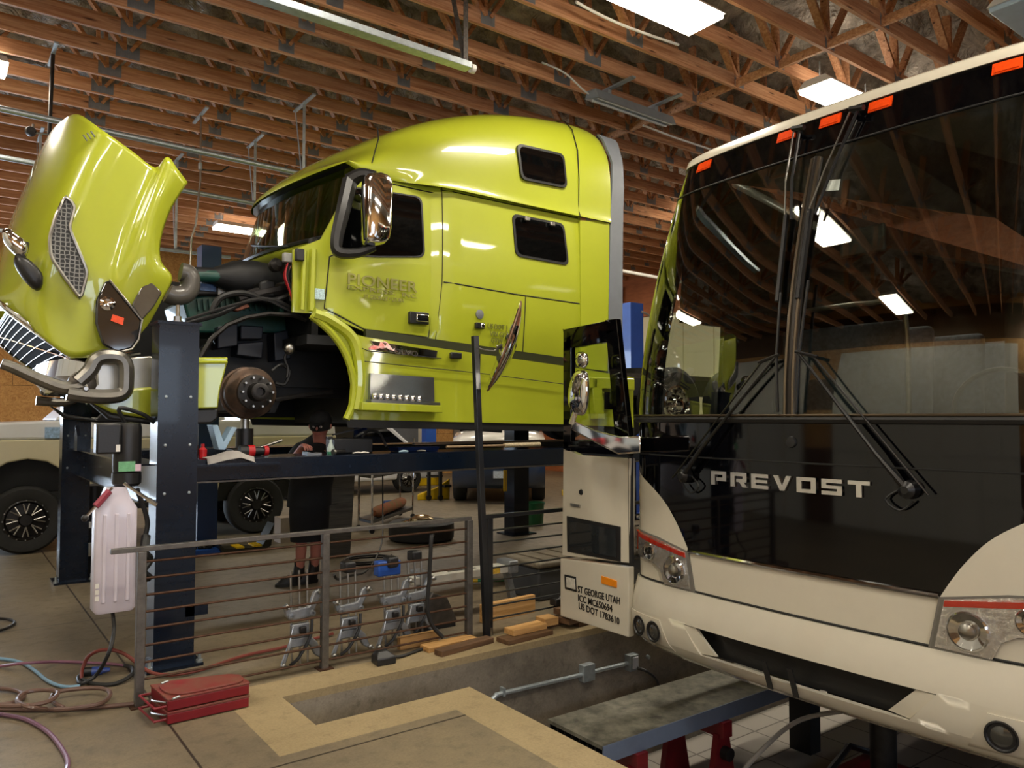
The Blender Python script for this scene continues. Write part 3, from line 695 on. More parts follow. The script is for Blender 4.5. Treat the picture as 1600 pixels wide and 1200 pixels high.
both(MB().prism([PY(6.07, *q) for q in ((541, 655), (880, 663), (992, 667), (991, 682), (880, 674), (545, 668))], (0, .02, 0)), 'rubber_skirt', BLACK, truck, smooth=False)
# cowl side details
b = MB(); b.tube([TP(476, 392, 6.16), TP(474, 440, 6.16), TP(472, 484, 6.16)], .022, 6); b.tube([TP(490, 390, 6.17), TP(488, 440, 6.17), TP(487, 486, 6.17)], .03, 6); b.build('cowl_flange', LIME, truck)
q = TP(471, 397, 6.1); MB().box((q.x - .035, 6.12, q.z - .05), (q.x + .035, 6.17, q.z + .05)).build('door_stop_bracket', BLACKP, truck, bevel=.008)
q = TP(499, 460, 6.15); MB().box((q.x - .04, 6.155, q.z - .04), (q.x + .05, 6.19, q.z + .05)).build('warning_sticker', mat('pale_sticker', 'b8d4e8', .4, var=.5, scale=70), truck, smooth=False)
# ------------------------------------------------------------------ truck: hood tipped forward
HR = [
 [(292,285,6.08),(276,264,6.02),(262,246,6.02),(243,263,6.09),(205,236,6.09),(160,204,6.09),(124,180,6.36)],
 [(268,322,6.08),(253,308,6.01),(240,300,6.02),(225,300,6.09),(187,268,6.09),(140,240,6.09),(106,216,6.36)],
 [(253,360,6.08),(238,348,6.01),(224,344,6.02),(208,338,6.09),(168,312,6.09),(120,283,6.09),(88,260,6.36)],
 [(248,392,6.08),(232,386,6.01),(213,384,6.02),(194,374,6.09),(151,348,6.09),(103,323,6.09),(70,303,6.36)],
 [(252,412,6.08),(233,412,6.02),(204,415,6.03),(182,406,6.09),(137,384,6.09),(88,361,6.09),(54,350,6.36)],
 [(268,435,6.09),(240,440,6.05),(200,446,6.05),(171,436,6.09),(124,417,6.09),(73,400,6.09),(40,396,6.36)],
 [(252,468,6.11),(222,475,6.09),(190,484,6.09),(160,468,6.11),(112,452,6.10),(59,438,6.12),(26,438,6.37)],
 [(240,490,6.16),(213,510,6.15),(182,525,6.15),(150,510,6.13),(103,500,6.13),(48,480,6.16),(13,466,6.38)],
 [(233,502,6.20),(215,525,6.19),(195,545,6.19),(147,553,6.16),(108,557,6.15),(60,522,6.18),(9,484,6.40)]]
def hood_row(r):
    near = [PY(y, a, c) for a, c, y in r]; L = near[-1]; T = []
    for y, k in ((6.62, .075), (6.95, .115), (TC, .13)): T.append(V((L.x - .963 * k, y, L.z + .27 * k)))
    h = near + T
    return h + [V((p.x, 2 * TC - p.y, p.z)) for p in h[-2::-1]]
HROWS = [hood_row(r) for r in HR]
_rows = [spline(r, 4) for r in HROWS]
_cols = [spline([r[i] for r in _rows], 4) for i in range(len(_rows[0]))]
hood = MB().loft([[c[j] for c in _cols] for j in range(len(_cols[0]))], closed=False, caps=False).build('hood', LIME, truck, ang=50, solid=.02)
# grille: chrome surround, dark mesh, bright bars, facing down
GN = spline([PY(6.15, 108, 558), PY(6.17, 60, 524), PY(6.30, 22, 496), PY(6.44, 10, 487)], 4)
def gpt(p, t, o=0): # across the nose, bulging ahead
    y = p.y + (2 * TC - 2 * p.y) * t; k = -.02 * 4 * t * (1 - t) + o
    return V((p.x - .27 * k, y, p.z - .96 * k))
TS = [i / 12 for i in range(13)]
gp = MB().loft([[gpt(p, t, -.012) for t in TS] for p in GN], closed=False, caps=False).build('grille', mat('matt_black_grille', '050505', .9, spec=.1), hood, solid=.01)
for p in GN: MB().tube([gpt(p, t) for t in TS], .004, 6).build('grille_bar', STEEL, gp)
MB().tube([gpt(GN[0].lerp(GN[-1], t), t, .008) for t in TS], .009, 6).build('diagonal_bar', CHROME, gp)
for t in (0, 1): MB().tube([gpt(p, t) for p in GN], .009, 6).build('grille_frame', CHROME, gp)
c0 = HROWS[8][5:-5]; c1 = [p + V((.37 * -.25, 0, 1.39 * .10)) * .6 for p in c0]
MB().loft([[p + V((-.012, -.004 if p.y < TC else .004, -.004)) for p in c0], [p + V((-.012, -.008 if p.y < TC else .008, 0.0)) for p in c1]], closed=False, caps=False).build('chrome_nose_trim', CHROME, hood, solid=.01)
# headlamp cluster, side vent, marks, hood mirror
def plate(px, y, th, name, m, parent, **k):
    return MB().prism([PY(y if not isinstance(y, list) else y[i], *q) for i, q in enumerate(px)], (0, th, 0)).build(name, m, parent, **k)
LAMP = mat('dark_headlamp_lens', '1b1d1f', .08, coat=1, var=.3, scale=10)
hl = plate([(163,441),(171,437),(196,468),(222,500),(217,530),(206,545),(182,551),(160,538),(149,505),(150,470)], 6.055, .05, 'headlamp', LAMP, hood, bevel=.015)
plate([(176,491),(194,497),(192,508),(173,501)], 6.045, .02, 'amber_reflector', ORANGE, hl, smooth=False)
q = PY(6.05, 168, 474); MB().lathe((q.x, 6.058, q.z), (0, -1, 0), [(.045, 0), (.05, .012), (.03, .02), (.001, .012)], 16).build('lamp_bulb', CHROME, hl)
MB().tube([PY(6.05, *q) for q in ((171,437),(196,468),(222,500),(217,530),(206,545),(182,551))], .008, 6).build('lamp_rim', STEEL, hl)
plate([(229,433),(254,457),(240,480),(222,501),(206,476)], 6.04, .04, 'fender_lamp_panel', mat('smoky_clear_plastic', '4a4740', .15, coat=1, var=.2), hood, bevel=.01)
vent = [(103,305),(118,322),(108,356),(137,425),(126,467),(100,432),(80,402),(77,372),(88,335)]
MESHM = mat('black_vent_mesh', '0b0b0b', .5, var=0)
n, l, p = N(MESHM); vo = n.new('ShaderNodeTexVoronoi'); vo.voronoi_dimensions = '2D'; vo.inputs['Scale'].default_value = 34; vo.inputs['Randomness'].default_value = .25; vo.feature = 'DISTANCE_TO_EDGE'; tc = n.new('ShaderNodeTexCoord'); sp = n.new('ShaderNodeSeparateXYZ'); cbx = n.new('ShaderNodeCombineXYZ'); l.new(tc.outputs['Object'], sp.inputs[0]); l.new(sp.outputs[0], cbx.inputs[0]); l.new(sp.outputs[2], cbx.inputs[1]); l.new(cbx.outputs[0], vo.inputs['Vector'])
rp = n.new('ShaderNodeValToRGB'); rp.color_ramp.elements[0].position = .10; rp.color_ramp.elements[1].position = .14; rp.color_ramp.elements[0].color = (.20, .20, .19, 1); rp.color_ramp.elements[1].color = (.006, .006, .006, 1); l.new(vo.outputs['Distance'], rp.inputs[0]); l.new(rp.outputs[0], p.inputs['Base Color'])
vp = plate(vent, 6.055, .06, 'side_vent', MESHM, hood, smooth=False)
MB().tube(round_poly([PY(6.05, *q) for q in vent], .04, 3), .012, 6, closed=True).build('vent_frame', STEEL, vp)
for i in range(3):
    a, c = (130 + i * 6, 211 - i * 3), (136 + i * 6, 220 - i * 3)
    p0, p1_ = PY(6.08, *a), PY(6.08, *c); MB().beam(p0, p1_, .006, .018, (0, -1, 0)).build('hood_mark', GREYV, hood, smooth=False)
def lump(pts, y, th, name, m, parent): 
    C = V((sum(p[0] for p in pts) / len(pts), sum(p[1] for p in pts) / len(pts)))
    def rg(s, dy):
        s *= 1.22
        return [PY(y, C.x + (a - C.x) * s, C.y + (c - C.y) * s) + V((0, dy, 0)) for a, c in pts]
    return MB().loft([rg(.6, -th), rg(.9, -th * .6), rg(1, 0), rg(1, th * .6), rg(.8, th)]).build(name, m, parent, subsurf=1, ang=180)
hm = lump([(26,402),(42,404),(58,420),(66,430),(62,452),(50,448),(34,430),(24,412)], 6.03, .06, 'hood_mirror', BLACKP, hood)
lump([(5,360),(16,359),(40,376),(42,392),(34,404),(14,386),(6,374)], 6.02, .06, 'mirror_cap', CHROME, hm)
MB().tube([PY(6.02, 38, 378), PY(6.02, 36, 392), PY(6.02, 30, 405)], .03, 8).build('mirror_neck', BLACKP, hm)
# ------------------------------------------------------------------ front end: guard, bumper, chassis, hub
GUARD = mat('dark_chrome_guard_tube', '77746d', .38, .9, var=.2)
gd = MB().tube([PY(5.98, *q) for q in ((122,597),(140,580),(150,563),(165,557),(186,559),(196,570),(197,595),(194,612),(178,619),(140,619),(105,614))], .052, 10, smooth=5).build('grille_guard', GUARD, truck)
MB().tube([PY(6.0, *q) for q in ((2,568),(20,574),(60,592),(100,606),(135,602))], [.035, .045, .05, .05, .05], 10, smooth=4).build('guard_bar', GUARD, gd)
MB().tube([PY(6.3, *q) for q in ((2,567),(60,590),(105,604))], .03, 8).build('guard_bar', BLACKP, gd)
q = PY(6.0, 128, 600); MB().lathe((q.x, 5.99, q.z), (0, -1, 0), [(.085, -.08), (.09, 0), (.06, .02), (.001, .02)], 14).build('guard_pivot', DARKSTEEL, gd)
q = PY(5.95, 134, 607); MB().lathe((q.x, 5.95, q.z), (0, -1, 0), [(.02, 0), (.015, .02), (.001, .02)], 6).build('pivot_bolt', STEEL, gd)
far = MB().tube([PY(5.98, *q) + V((0, 2.5, 0)) for q in ((130,600),(137,573),(165,557),(190,562),(197,595),(180,619),(112,616))], .045, 10, smooth=5).build('grille_guard', GUARD, truck)
b = MB(); xa = PY(6.1, 112, 590).x
prof = [(.70, 1.90), (.62, 2.0), (.64, 2.12), (.8, 2.17)]
def bump_row(y, dx): return [V((x + dx, y, z)) for x, z in prof]
b.loft([bump_row(y, dx) for y, dx in ((6.13, .35), (6.2, .18), (6.4, .06), (6.8, 0), (TC, -.03), (2 * TC - 6.8, 0), (2 * TC - 6.4, .06), (2 * TC - 6.2, .18), (2 * TC - 6.13, .35))], closed=False, caps=False)
b.build('chrome_bumper', CHROME, truck, solid=.02)
bp1 = plate([(152,600),(150,563),(235,556),(252,562),(250,640),(232,652),(150,634),(125,622)], 6.12, .1, 'bumper_corner', mat('bumper_steel', 'b9b6ae', .3, .6), truck, bevel=.01)
plate([(150,612),(240,604),(250,630),(235,655),(175,645),(140,628)], 6.06, .05, 'bumper_skirt', LIME, truck, bevel=.02)
both(MB().prism([PY(6.05, *q) for q in ((240,559),(357,558),(352,580),(344,610),(341,638),(250,640))], (0, .05, 0)), 'bumper_end', LIME, truck, bevel=.012)
MB().tube([PY(6.045, *q) for q in ((240,566),(355,566))], .012, 6).build('bumper_crease', LIME, truck)
both(MB().prism([PY(6.07, *q) for q in ((135,624),(175,646),(235,655),(250,640),(342,638),(341,654),(330,662),(240,664),(170,655))], (0, .1, 0)), 'air_dam', BLACKP, truck, bevel=.015)
# engine and wheel well
ENG = mat('green_engine_paint', '1d4a40', .45, coat=.2, var=.3)
def yp(px, y): return [PY(y, *q) for q in px]
eb = MB().prism(yp(((285,468),(345,455),(440,452),(450,520),(300,520)), 6.9), (0, .7, 0)).build('engine_block', ENG, truck, smooth=False, bevel=.02)
for i in range(14): MB().prism(yp(((308 + i * 9, 467), (311 + i * 9, 467), (313 + i * 9, 485), (310 + i * 9, 485)), 6.86), (0, .05, 0)).build('cooling_rib', ENG, eb, smooth=False)
MB().prism(yp(((300,445),(335,440),(450,448),(450,462),(300,462)), 6.85), (0, .6, 0)).build('valve_cover', DKM, eb, bevel=.02)
q = PY(6.84, 322, 449); MB().box((q.x - .07, 6.83, q.z - .03), (q.x + .08, 6.85, q.z + .03)).build('blue_plate', mat('blue_label', '3a5f8f', .4, var=.4, scale=50), eb, smooth=False)
q = PY(6.84, 350, 456); MB().box((q.x - .05, 6.83, q.z - .03), (q.x + .06, 6.85, q.z + .03)).build('white_label', WHITEP, eb, smooth=False)
INTK = mat('grey_intake_hose', '5a5752', .35, coat=.4)
MB().tube(yp(((282,425),(295,430),(297,448),(288,460),(272,462),(262,458)), 6.5), .078, 14, smooth=5).build('intake_elbow', INTK, truck)
b = MB(); b.lathe(PY(6.75, 305, 428), V((1, .1, .02)), [(.06, 0), (.07, .15), (.15, .32), (.17, .5), (.16, .62), (.1, .75)], 18); b.build('air_cleaner', DK, truck)
MB().tube(yp(((300,430),(345,432)), 6.74), .055, 12).build('green_duct', ENG, truck)
b = MB(); b.tube(yp(((330,490),(345,465),(380,458),(420,470),(450,462),(465,450)), 6.5), .028, 8, smooth=5); b.tube(yp(((290,505),(340,492),(390,470),(430,470),(470,490)), 6.45), .02, 8, smooth=5); b.tube(yp(((290,500),(360,478),(410,468),(445,482),(480,500)), 6.4), .013, 6, smooth=5)
b.build('engine_hose', BLACK, truck)
MB().tube(yp(((372,468),(400,460),(440,452),(460,448)), 6.55), [.05, .05, .06, .07], 10, smooth=4).build('coolant_pipe', DKM, truck)
wr = random.Random(3)
for i in range(9):
    a = wr.uniform(0, 8)
    MB().tube(yp(((448 + a, 410 + i), (444 + a, 430), (450 + a * .8, 450), (455 + wr.uniform(-3, 6), 470)), 6.3 + .02 * i), .008, 5, smooth=4).build('wire', mat('red_wire', 'a3161c', .45) if i % 3 == 0 else (mat('yellow_wire', 'c9a21a', .45) if i == 4 else BLACK), truck)
q = PY(6.3, 452, 403); MB().box((q.x - .05, 6.28, q.z - .04), (q.x + .05, 6.34, q.z + .04)).build('wire_connector', mat('grey_connector', '9a9b9a', .4), truck, bevel=.008)
q = PY(6.45, 425, 418); MB().lathe((q.x, 6.45, q.z), (.2, -1, .2), [(.02, 0), (.05, .02), (.06, .08), (.03, .12), (.001, .12)], 12).build('pressure_sensor', DKM, truck)
MB().prism(yp(((405,440),(420,436),(432,438),(430,465),(405,462)), 6.5), (0, .2, 0)).build('fluid_bottle', DK, truck, bevel=.02)
MB().box((2.52, 6.3, 2.35), (2.58, 2 * TC - 6.3, 3.25)).build('firewall', DK, truck, smooth=False)
# copper bracket, pinkish pump in the middle of the hoses
MB().prism(yp(((362,475),(385,470),(392,480),(372,487),(362,484)), 6.45), (0, .06, 0)).build('copper_bracket', mat('copper_parts', '6e4535', .4, .7, var=.4, scale=20), truck, bevel=.01)
# inner fender liner arcs
lin_px = [(312,560),(330,530),(355,508),(385,496),(420,490),(455,492),(478,500)]
A = yp(lin_px, 6.35); B = yp(lin_px, 6.95)
MB().loft([A, B], closed=False, caps=False).build('wheel_well_liner', DK, truck, solid=.02)
MB().tube(A, .02, 6).build('liner_rim', DKM, truck)
MB().prism(yp(((312,545),(360,505),(440,495),(520,520),(545,600),(540,622),(440,622),(430,645),(318,645),(318,600)), 7.0), (0, .05, 0)).build('wheel_well_backdrop', DK, truck, smooth=False)  # dark backdrop added for the shade inside the wheel arch
for px in (((340,510),(372,505),(372,540),(340,545)), ((376,508),(412,510),(410,530),(376,530)), ((372,536),(412,533),(410,560),(370,555)), ((428,520),(450,515),(455,560),(430,565))):
    MB().prism(yp(px, 6.8), (0, .2, 0)).build('frame_bracket', mat('blue_black_steel', '141a26', .4, var=.3), truck, smooth=False, bevel=.01)
b = MB()
for yy in (6.95, 7.65): b.box((.9, yy, 1.98), (8.6, yy + .09, 2.20))
b.build('chassis_rail', DK, truck, smooth=False)
MB().box((1.9, 6.35, 1.74), (2.2, 8.3, 1.86)).build('front_axle', DKM, truck, bevel=.02)
MB().tube(yp(((430,625),(470,618),(520,612)), 6.6), .02, 6).build('steering_link', DKM, truck)
q = PY(6.4, 452, 545); MB().ball((q.x, 6.4, q.z), .05, 10, 8).build('air_fitting', STEEL, truck)
b = MB(); b.tube(yp(((425,580),(440,570),(452,580),(445,600),(430,598)), 6.55), .016, 6, smooth=4); b.tube(yp(((450,548),(445,560),(450,575),(448,590)), 6.45), .012, 6, smooth=4); b.build('brake_hose', BLACK, truck)
DRUM = mat('rusty_brake_drum', '4a423b', .5, .55, var=.4, scale=9, col2='6d5646')
hc = PY(6.12, 398, 613)
dr = MB().lathe((hc.x, 6.36, hc.z), (0, -1, 0), [(.19, 0), (.212, .0), (.212, .03), (.198, .035), (.198, .12), (.205, .125), (.205, .15), (.19, .16), (.165, .2), (.14, .22), (.14, .25), (.001, .25)], 32).build('brake_drum', DRUM, truck)
hb = MB().lathe((hc.x, 6.11, hc.z), (0, -1, 0), [(.14, 0), (.14, .015), (.128, .02), (.075, .03), (.07, .13), (.055, .14), (.035, .14), (.03, .11), (.001, .11)], 24).build('wheel_hub', DKM, truck)
for i in range(10):
    a = i * math.pi / 5; MB().cyl((hc.x + .118 * math.cos(a), 6.1, hc.z + .118 * math.sin(a)), (hc.x + .118 * math.cos(a), 6.03, hc.z + .118 * math.sin(a)), .009, 8).build('wheel_stud', STEEL, hb)
d2 = mirror(MB().lathe((hc.x, 6.36, hc.z), (0, -1, 0), [(.212, .0), (.212, .03), (.198, .035), (.198, .15), (.14, .22), (.14, .35), (.001, .35)], 24)); d2.build('brake_drum', DRUM, truck)
# rear wheels, fenders behind the cab, fifth wheel
TYRE = mat('worn_tyre_rubber', '1e1e1d', .7, var=.25, scale=20, bump=.1)
def wheel(c, r, w, axis, parent, rim_r=.27, rm=CHROME, name='wheel', tread=0):
    ax = V(axis)
    pr = [(rim_r, 0), (rim_r + .03, -.01), (r * .86, -.015), (r - .03, .01), (r, .04), (r, w - .04), (r - .03, w - .01), (rim_r, w)]
    o = MB().lathe(V(c), -ax, [(a, h) for a, h in pr], 36, caps=False).build(name, TYRE, parent)
    MB().lathe(V(c), ax, [(rim_r + .005, .0), (rim_r - .02, .012), (rim_r - .05, -.06), (rim_r * .62, -.08), (rim_r * .55, -.03), (rim_r * .33, -.02), (rim_r * .30, .05), (rim_r * .12, .07), (.001, .07)], 30, caps=False).build('rim', rm, o)
    u = ax.orthogonal().normalized(); v = ax.cross(u)
    for i in range(10):
        a = i * math.pi / 5; p_ = V(c) + (u * math.cos(a) + v * math.sin(a)) * rim_r * .46
        MB().cyl(p_ - ax * .03, p_ + ax * .015, .014, 6).build('lug_nut', rm, o)
    return o
for x in (7.06, 8.25):
    wheel((x, 6.22, 1.845), .46, .26, (0, -1, 0), truck, .235)
    wheel((x, 2 * TC - 6.22, 1.845), .46, .26, (0, 1, 0), truck, .235)
MB().box((6.1, 6.95, 2.2), (8.6, 7.75, 2.26)).build('deck_plate', DARKSTEEL, truck, smooth=False)
MB().lathe((7.6, TC, 2.26), (0, 0, 1), [(.5, 0), (.5, .08), (.001, .1)], 24).build('fifth_wheel', DKM, truck)
both(MB().prism(yp(((905,588),(948,590),(992,592),(992,610),(905,606)), 5.98), (0, .2, 0)), 'fairing_shelf', LIME, truck, smooth=False, bevel=.01)
plate([(925,590),(940,592),(946,655),(930,655)], 5.98, .08, 'fairing_rib', LIME, truck, bevel=.01)
plate([(944,612),(957,613),(957,640),(944,639)], 5.97, .1, 'fairing_step', CHROME, truck, smooth=False)
# ------------------------------------------------------------------ white motor coach over the pit
BX, BY = 3.99, 2.645
_pl = [V(p).to_3d() for p in ((0, 0), (.4, .006), (.7, .02), (1.0, .045), (1.15, .066), (1.28, .098), (1.36, .142), (1.415, .21), (1.44, .31), (1.445, .45))]
_pl = spline(_pl, 8)
_arc = [0.0]
for a, b in zip(_pl, _pl[1:]): _arc.append(_arc[-1] + (b - a).length)
def plan(u):
    s = abs(u)
    if s >= _arc[-1]: return (math.copysign(1.445, u), .45 + s - _arc[-1])
    for i in range(len(_arc) - 1):
        if s <= _arc[i + 1]:
            t = (s - _arc[i]) / (_arc[i + 1] - _arc[i]); q = _pl[i].lerp(_pl[i + 1], t); return (math.copysign(q.x, u), q.y)
def lean(z): return .42 * (max(0, z - 1.7) / 1.85) ** 1.7
def bf(u, z, d):
    y, x = plan(u); k = 1 - .075 * (max(0, z - 1.7) / 1.9) ** 1.4
    n = plan(u + .01 * (1 if u >= 0 else -1)); ty, tx = n[0] - y, n[1] - x; L = math.hypot(ty, tx) or 1
    s = 1 if u >= 0 else -1
    nx, ny = abs(ty) / L, -s * tx / L          # inward normal
    return (BX + x + lean(z) + d * nx, BY + y * k + d * ny, z)
def bfb(u, z, d):  # bumper bulges ahead of the body
    t = (z - .05) / .5
    o = -.065 * math.sin(math.pi * min(1, max(0, .12 + .80 * t))) + (.10 * (1 - t / .3) ** 2 if t < .3 else 0)
    return bf(u, z, d + o)
COACH = mat('warm_white_coach_paint', 'c9c3b2', .25, coat=.8, var=.02)
GLOSSK = mat('black_gloss_panel', '040406', .05, coat=.2, var=.2, spec=.4)
coach = thing('motor_coach', 'white motor coach with black front panel parked over the pit', 'bus', (BX + 5, BY, -.3))
def mir_poly(P): return [(-u, z) for u, z in P][::-1]
CG = glass_mat('tinted_coach_glass', (.72, .75, .70), 1.0, f0=.075)
st = (.05, .12)
TOPW, BOTW = 3.36, 1.70
for s in (1, -1):
    P = [(.03, BOTW), (1.46, BOTW), (1.46, TOPW), (.03, TOPW)]
    w = patch(P if s > 0 else mir_poly(P), bf, .006, (.06, .15)).build('windshield', CG, coach, ang=60)
patch([(-1.62, TOPW), (1.62, TOPW), (1.62, 3.60), (-1.62, 3.60)], bf, .03, (.05, .2)).build('header_panel', GLOSSK, coach, ang=60)
for s in (1, -1):
    P = [(1.44, BOTW), (1.70, BOTW), (1.70, TOPW), (1.44, TOPW)]
    patch(P if s > 0 else mir_poly(P), lambda u, z, d: bf(u, z, d - .004), .04, st).build('corner_pillar', GLOSSK, coach, ang=60)
def ftube(pts, r, d=-.01, n=8): return MB().tube([bf(u, z, d) for u, z in pts], r, n)
def fr(u0, u1, k): return [u0 + (u1 - u0) * i / k for i in range(k + 1)]
ftube([(u, BOTW - .01) for u in fr(-1.66, 1.66, 40)], .028).build('windshield_seal', BLACK, coach)
ftube([(u, BOTW + .012) for u in fr(-1.60, 1.60, 40)], .007, -.035, 6).build('bright_seal_strip', mat('bronze_trim', '6a5f50', .3, .9), coach)
ftube([(u, TOPW) for u in fr(-1.6, 1.6, 40)], .006, -.002).build('windshield_seal', BLACK, coach)
ftube([(0, BOTW + .2 * i) for i in range(9)], .034, .0).build('centre_pillar', mat('bronze_black_pillar', '2a2622', .35, .5), coach)
for k in (-.025, .025): ftube([(k, BOTW + .2 * i) for i in range(9)], .012, -.025, 6).build('pillar_rib', mat('bronze_trim', '6a5f50', .3, .9), coach)
blk = [(1.60, 1.46), (1.47, 1.36), (1.32, 1.28), (1.16, 1.20), (1.03, 1.11), (.93, 1.00), (.86, .90), (.80, .80)]
blk = [(p.x, p.y) for p in spline([V((u, z, 0)) for u, z in blk], 4)]
patch([(-1.66, 1.69), *[(-u, z) for u, z in blk], *blk[::-1], (1.66, 1.69)], bf, .03, (.05, .1)).build('black_front_panel', GLOSSK, coach, ang=60)
ftube([(u, 1.435) for u in fr(-1.60, 1.60, 40)], .006, -.001, 5).build('panel_seam', SEAM, coach)
ftube([(u, .81 + .0 * abs(u)) for u in fr(-.80, .80, 20)], .016, -.004).build('chrome_strip', CHROME, coach)
white = [(-u, z) for u, z in blk[::-1]] + [(-1.8, 1.46), (-1.8, .56), (1.8, .56), (1.8, 1.46)] + blk
ftube([(u, .552) for u in fr(-1.78, 1.78, 50)], .007, .002, 6).build('bumper_seam', SEAM, coach)
patch(white, bf, .03, (.05, .1)).build('white_front_panel', COACH, coach, ang=60)
# headlamp clusters
HOUS = mat('grey_lamp_surround', '6d6a63', .4, var=.05)
REFL = mat('lamp_reflector', 'f2f2f0', .16, .95, var=.12, scale=30, bump=.6)
RLENS = mat('red_orange_reflector', 'c62a12', .18, coat=.8)
CLR = glass_mat('clear_lamp_lens', (.92, .92, .92), .8)
hp = [(.80, .805), (1.10, .865), (1.46, .90), (1.52, .84), (1.50, .74), (1.42, .70), (1.27, .685), (1.13, .672), (1.06, .63), (1.02, .54), (.745, .545)]
def inset(P, k):
    c = V((sum(p[0] for p in P) / len(P), sum(p[1] for p in P) / len(P)))
    return [(c.x + (u - c.x) * k, c.y + (z - c.y) * k) for u, z in P]
for s in (1, -1):
    f_ = (lambda P: P) if s > 0 else mir_poly
    h = patch(f_(hp), lambda u, z, d: bf(u, z, d - .010), .02, (.05, .1)).build('headlamp', HOUS, coach, ang=60)
    patch(f_(inset(hp, .93)), lambda u, z, d: bf(u, z, d - .013), .01, (.05, .1)).build('reflector_bowl', REFL, h, ang=60)
    patch(f_([(.83, .795), (1.38, .875), (1.38, .845), (.825, .765)]), lambda u, z, d: bf(u, z, d - .022), .012, (.05, .1)).build('red_strip', RLENS, h, ang=60)
    patch(f_([(1.40, .875), (1.47, .87), (1.48, .77), (1.42, .73)]), lambda u, z, d: bf(u, z, d - .022), .012, (.05, .1)).build('amber_side_lamp', ORANGE, h, ang=60)
    for u, z, r in ((.93, .665, .092), (1.19, .755, .062)):
        c = V(bf(s * u, z, -.016)); nrm = (c - V(bf(s * u, z, .05))).normalized()
        o = MB().lathe(c, nrm, [(r, -.002), (r * 1.04, .008), (r * .95, .016), (r * .93, .008), (r * .6, .0), (r * .4, -.004), (.001, -.004)], 26).build('lamp_ring', CHROME, h)
        MB().lathe(c, nrm, [(r * .42, .0), (r * .40, .02), (r * .2, .03), (.001, .031)], 16).build('lamp_projector', GLOSSK if u > 1 else STEEL, o)
    patch(f_(inset(hp, .95)), lambda u, z, d: bf(u, z, d - .04), .004, (.05, .1)).build('clear_lens', CLR, h, ang=60)
# bumper
def bump(P): return patch(P, bfb, .04, (.05, .05))
b = MB()
for P in ([(-1.8, .34), (1.8, .34), (1.8, .545), (-1.8, .545)], [(-1.8, .05), (1.8, .05), (1.8, .17), (-1.8, .17)], [(.66, .17), (1.8, .17), (1.8, .34), (.80, .34)], mir_poly([(.66, .17), (1.8, .17), (1.8, .34), (.80, .34)])):
    q = bump(P); b.add(q.v, q.f)
bm_ = b.build('front_bumper', COACH, coach, ang=50)
patch([(-.70, .16), (.70, .16), (.84, .35), (-.84, .35)], lambda u, z, d: bf(u, z, d + .04), .02, (.1, .1)).build('bumper_intake', BLACKP, bm_, ang=60)
for s in (1, -1):
    P = [(.55, .185), (.66, .175), (.80, .335), (.70, .335)]
    patch(P if s > 0 else mir_poly(P), lambda u, z, d: bfb(u, z, d + .03 * (1 - (abs(u) - .55) / .25)), .02, (.05, .05)).build('intake_cheek', COACH, bm_, ang=60)
    P = [(.92, .12), (1.02, .315), (1.50, .315), (1.56, .2), (1.5, .14)]
    patch(P if s > 0 else mir_poly(P), lambda u, z, d: bfb(u, z, d - .006), .012, (.05, .05)).build('fog_lamp_bezel', COACH, bm_, ang=60)
    for u in (1.075, 1.235):
        c = V(bfb(s * u, .225, -.012)); nrm = (c - V(bfb(s * u, .225, .05))).normalized()
        o = MB().lathe(c, nrm, [(.068, 0), (.072, .006), (.064, .008), (.058, -.0), (.05, -.012), (.001, -.012)], 24).build('fog_lamp', BLACKP, bm_)
        MB().lathe(c, nrm, [(.046, -.008), (.046, .0), (.03, .006), (.001, .008)], 18).build('fog_lens', mat('smoky_fog_lens', '3a3a36', .1, coat=1), o)
for u in (-.04, .13):
    MB().prism([bfb(u, .27, -.02), bfb(u + .035, .27, -.02), bfb(u + .035, .10, -.03), bfb(u, .10, -.03)], (-.008, 0, 0)).build('plate_bracket', BLACKP, bm_, smooth=False)
# marker lamps on the header
for u in (-1.085, -.375, -.035, .30, 1.085):
    P = [(u - .075, 3.515), (u + .075, 3.515), (u + .075, 3.585), (u - .075, 3.585)]
    m_ = patch(P, lambda a, z, d: bf(a, z, d - .008), .02, .05).build('marker_lamp', ORANGE, coach, ang=40)
    patch([(u - .06, 3.527), (u + .06, 3.527), (u + .06, 3.573), (u - .06, 3.573)], lambda a, z, d: bf(a, z, d - .013), .008, .05).build('marker_lens', ORANGE, m_, ang=40)
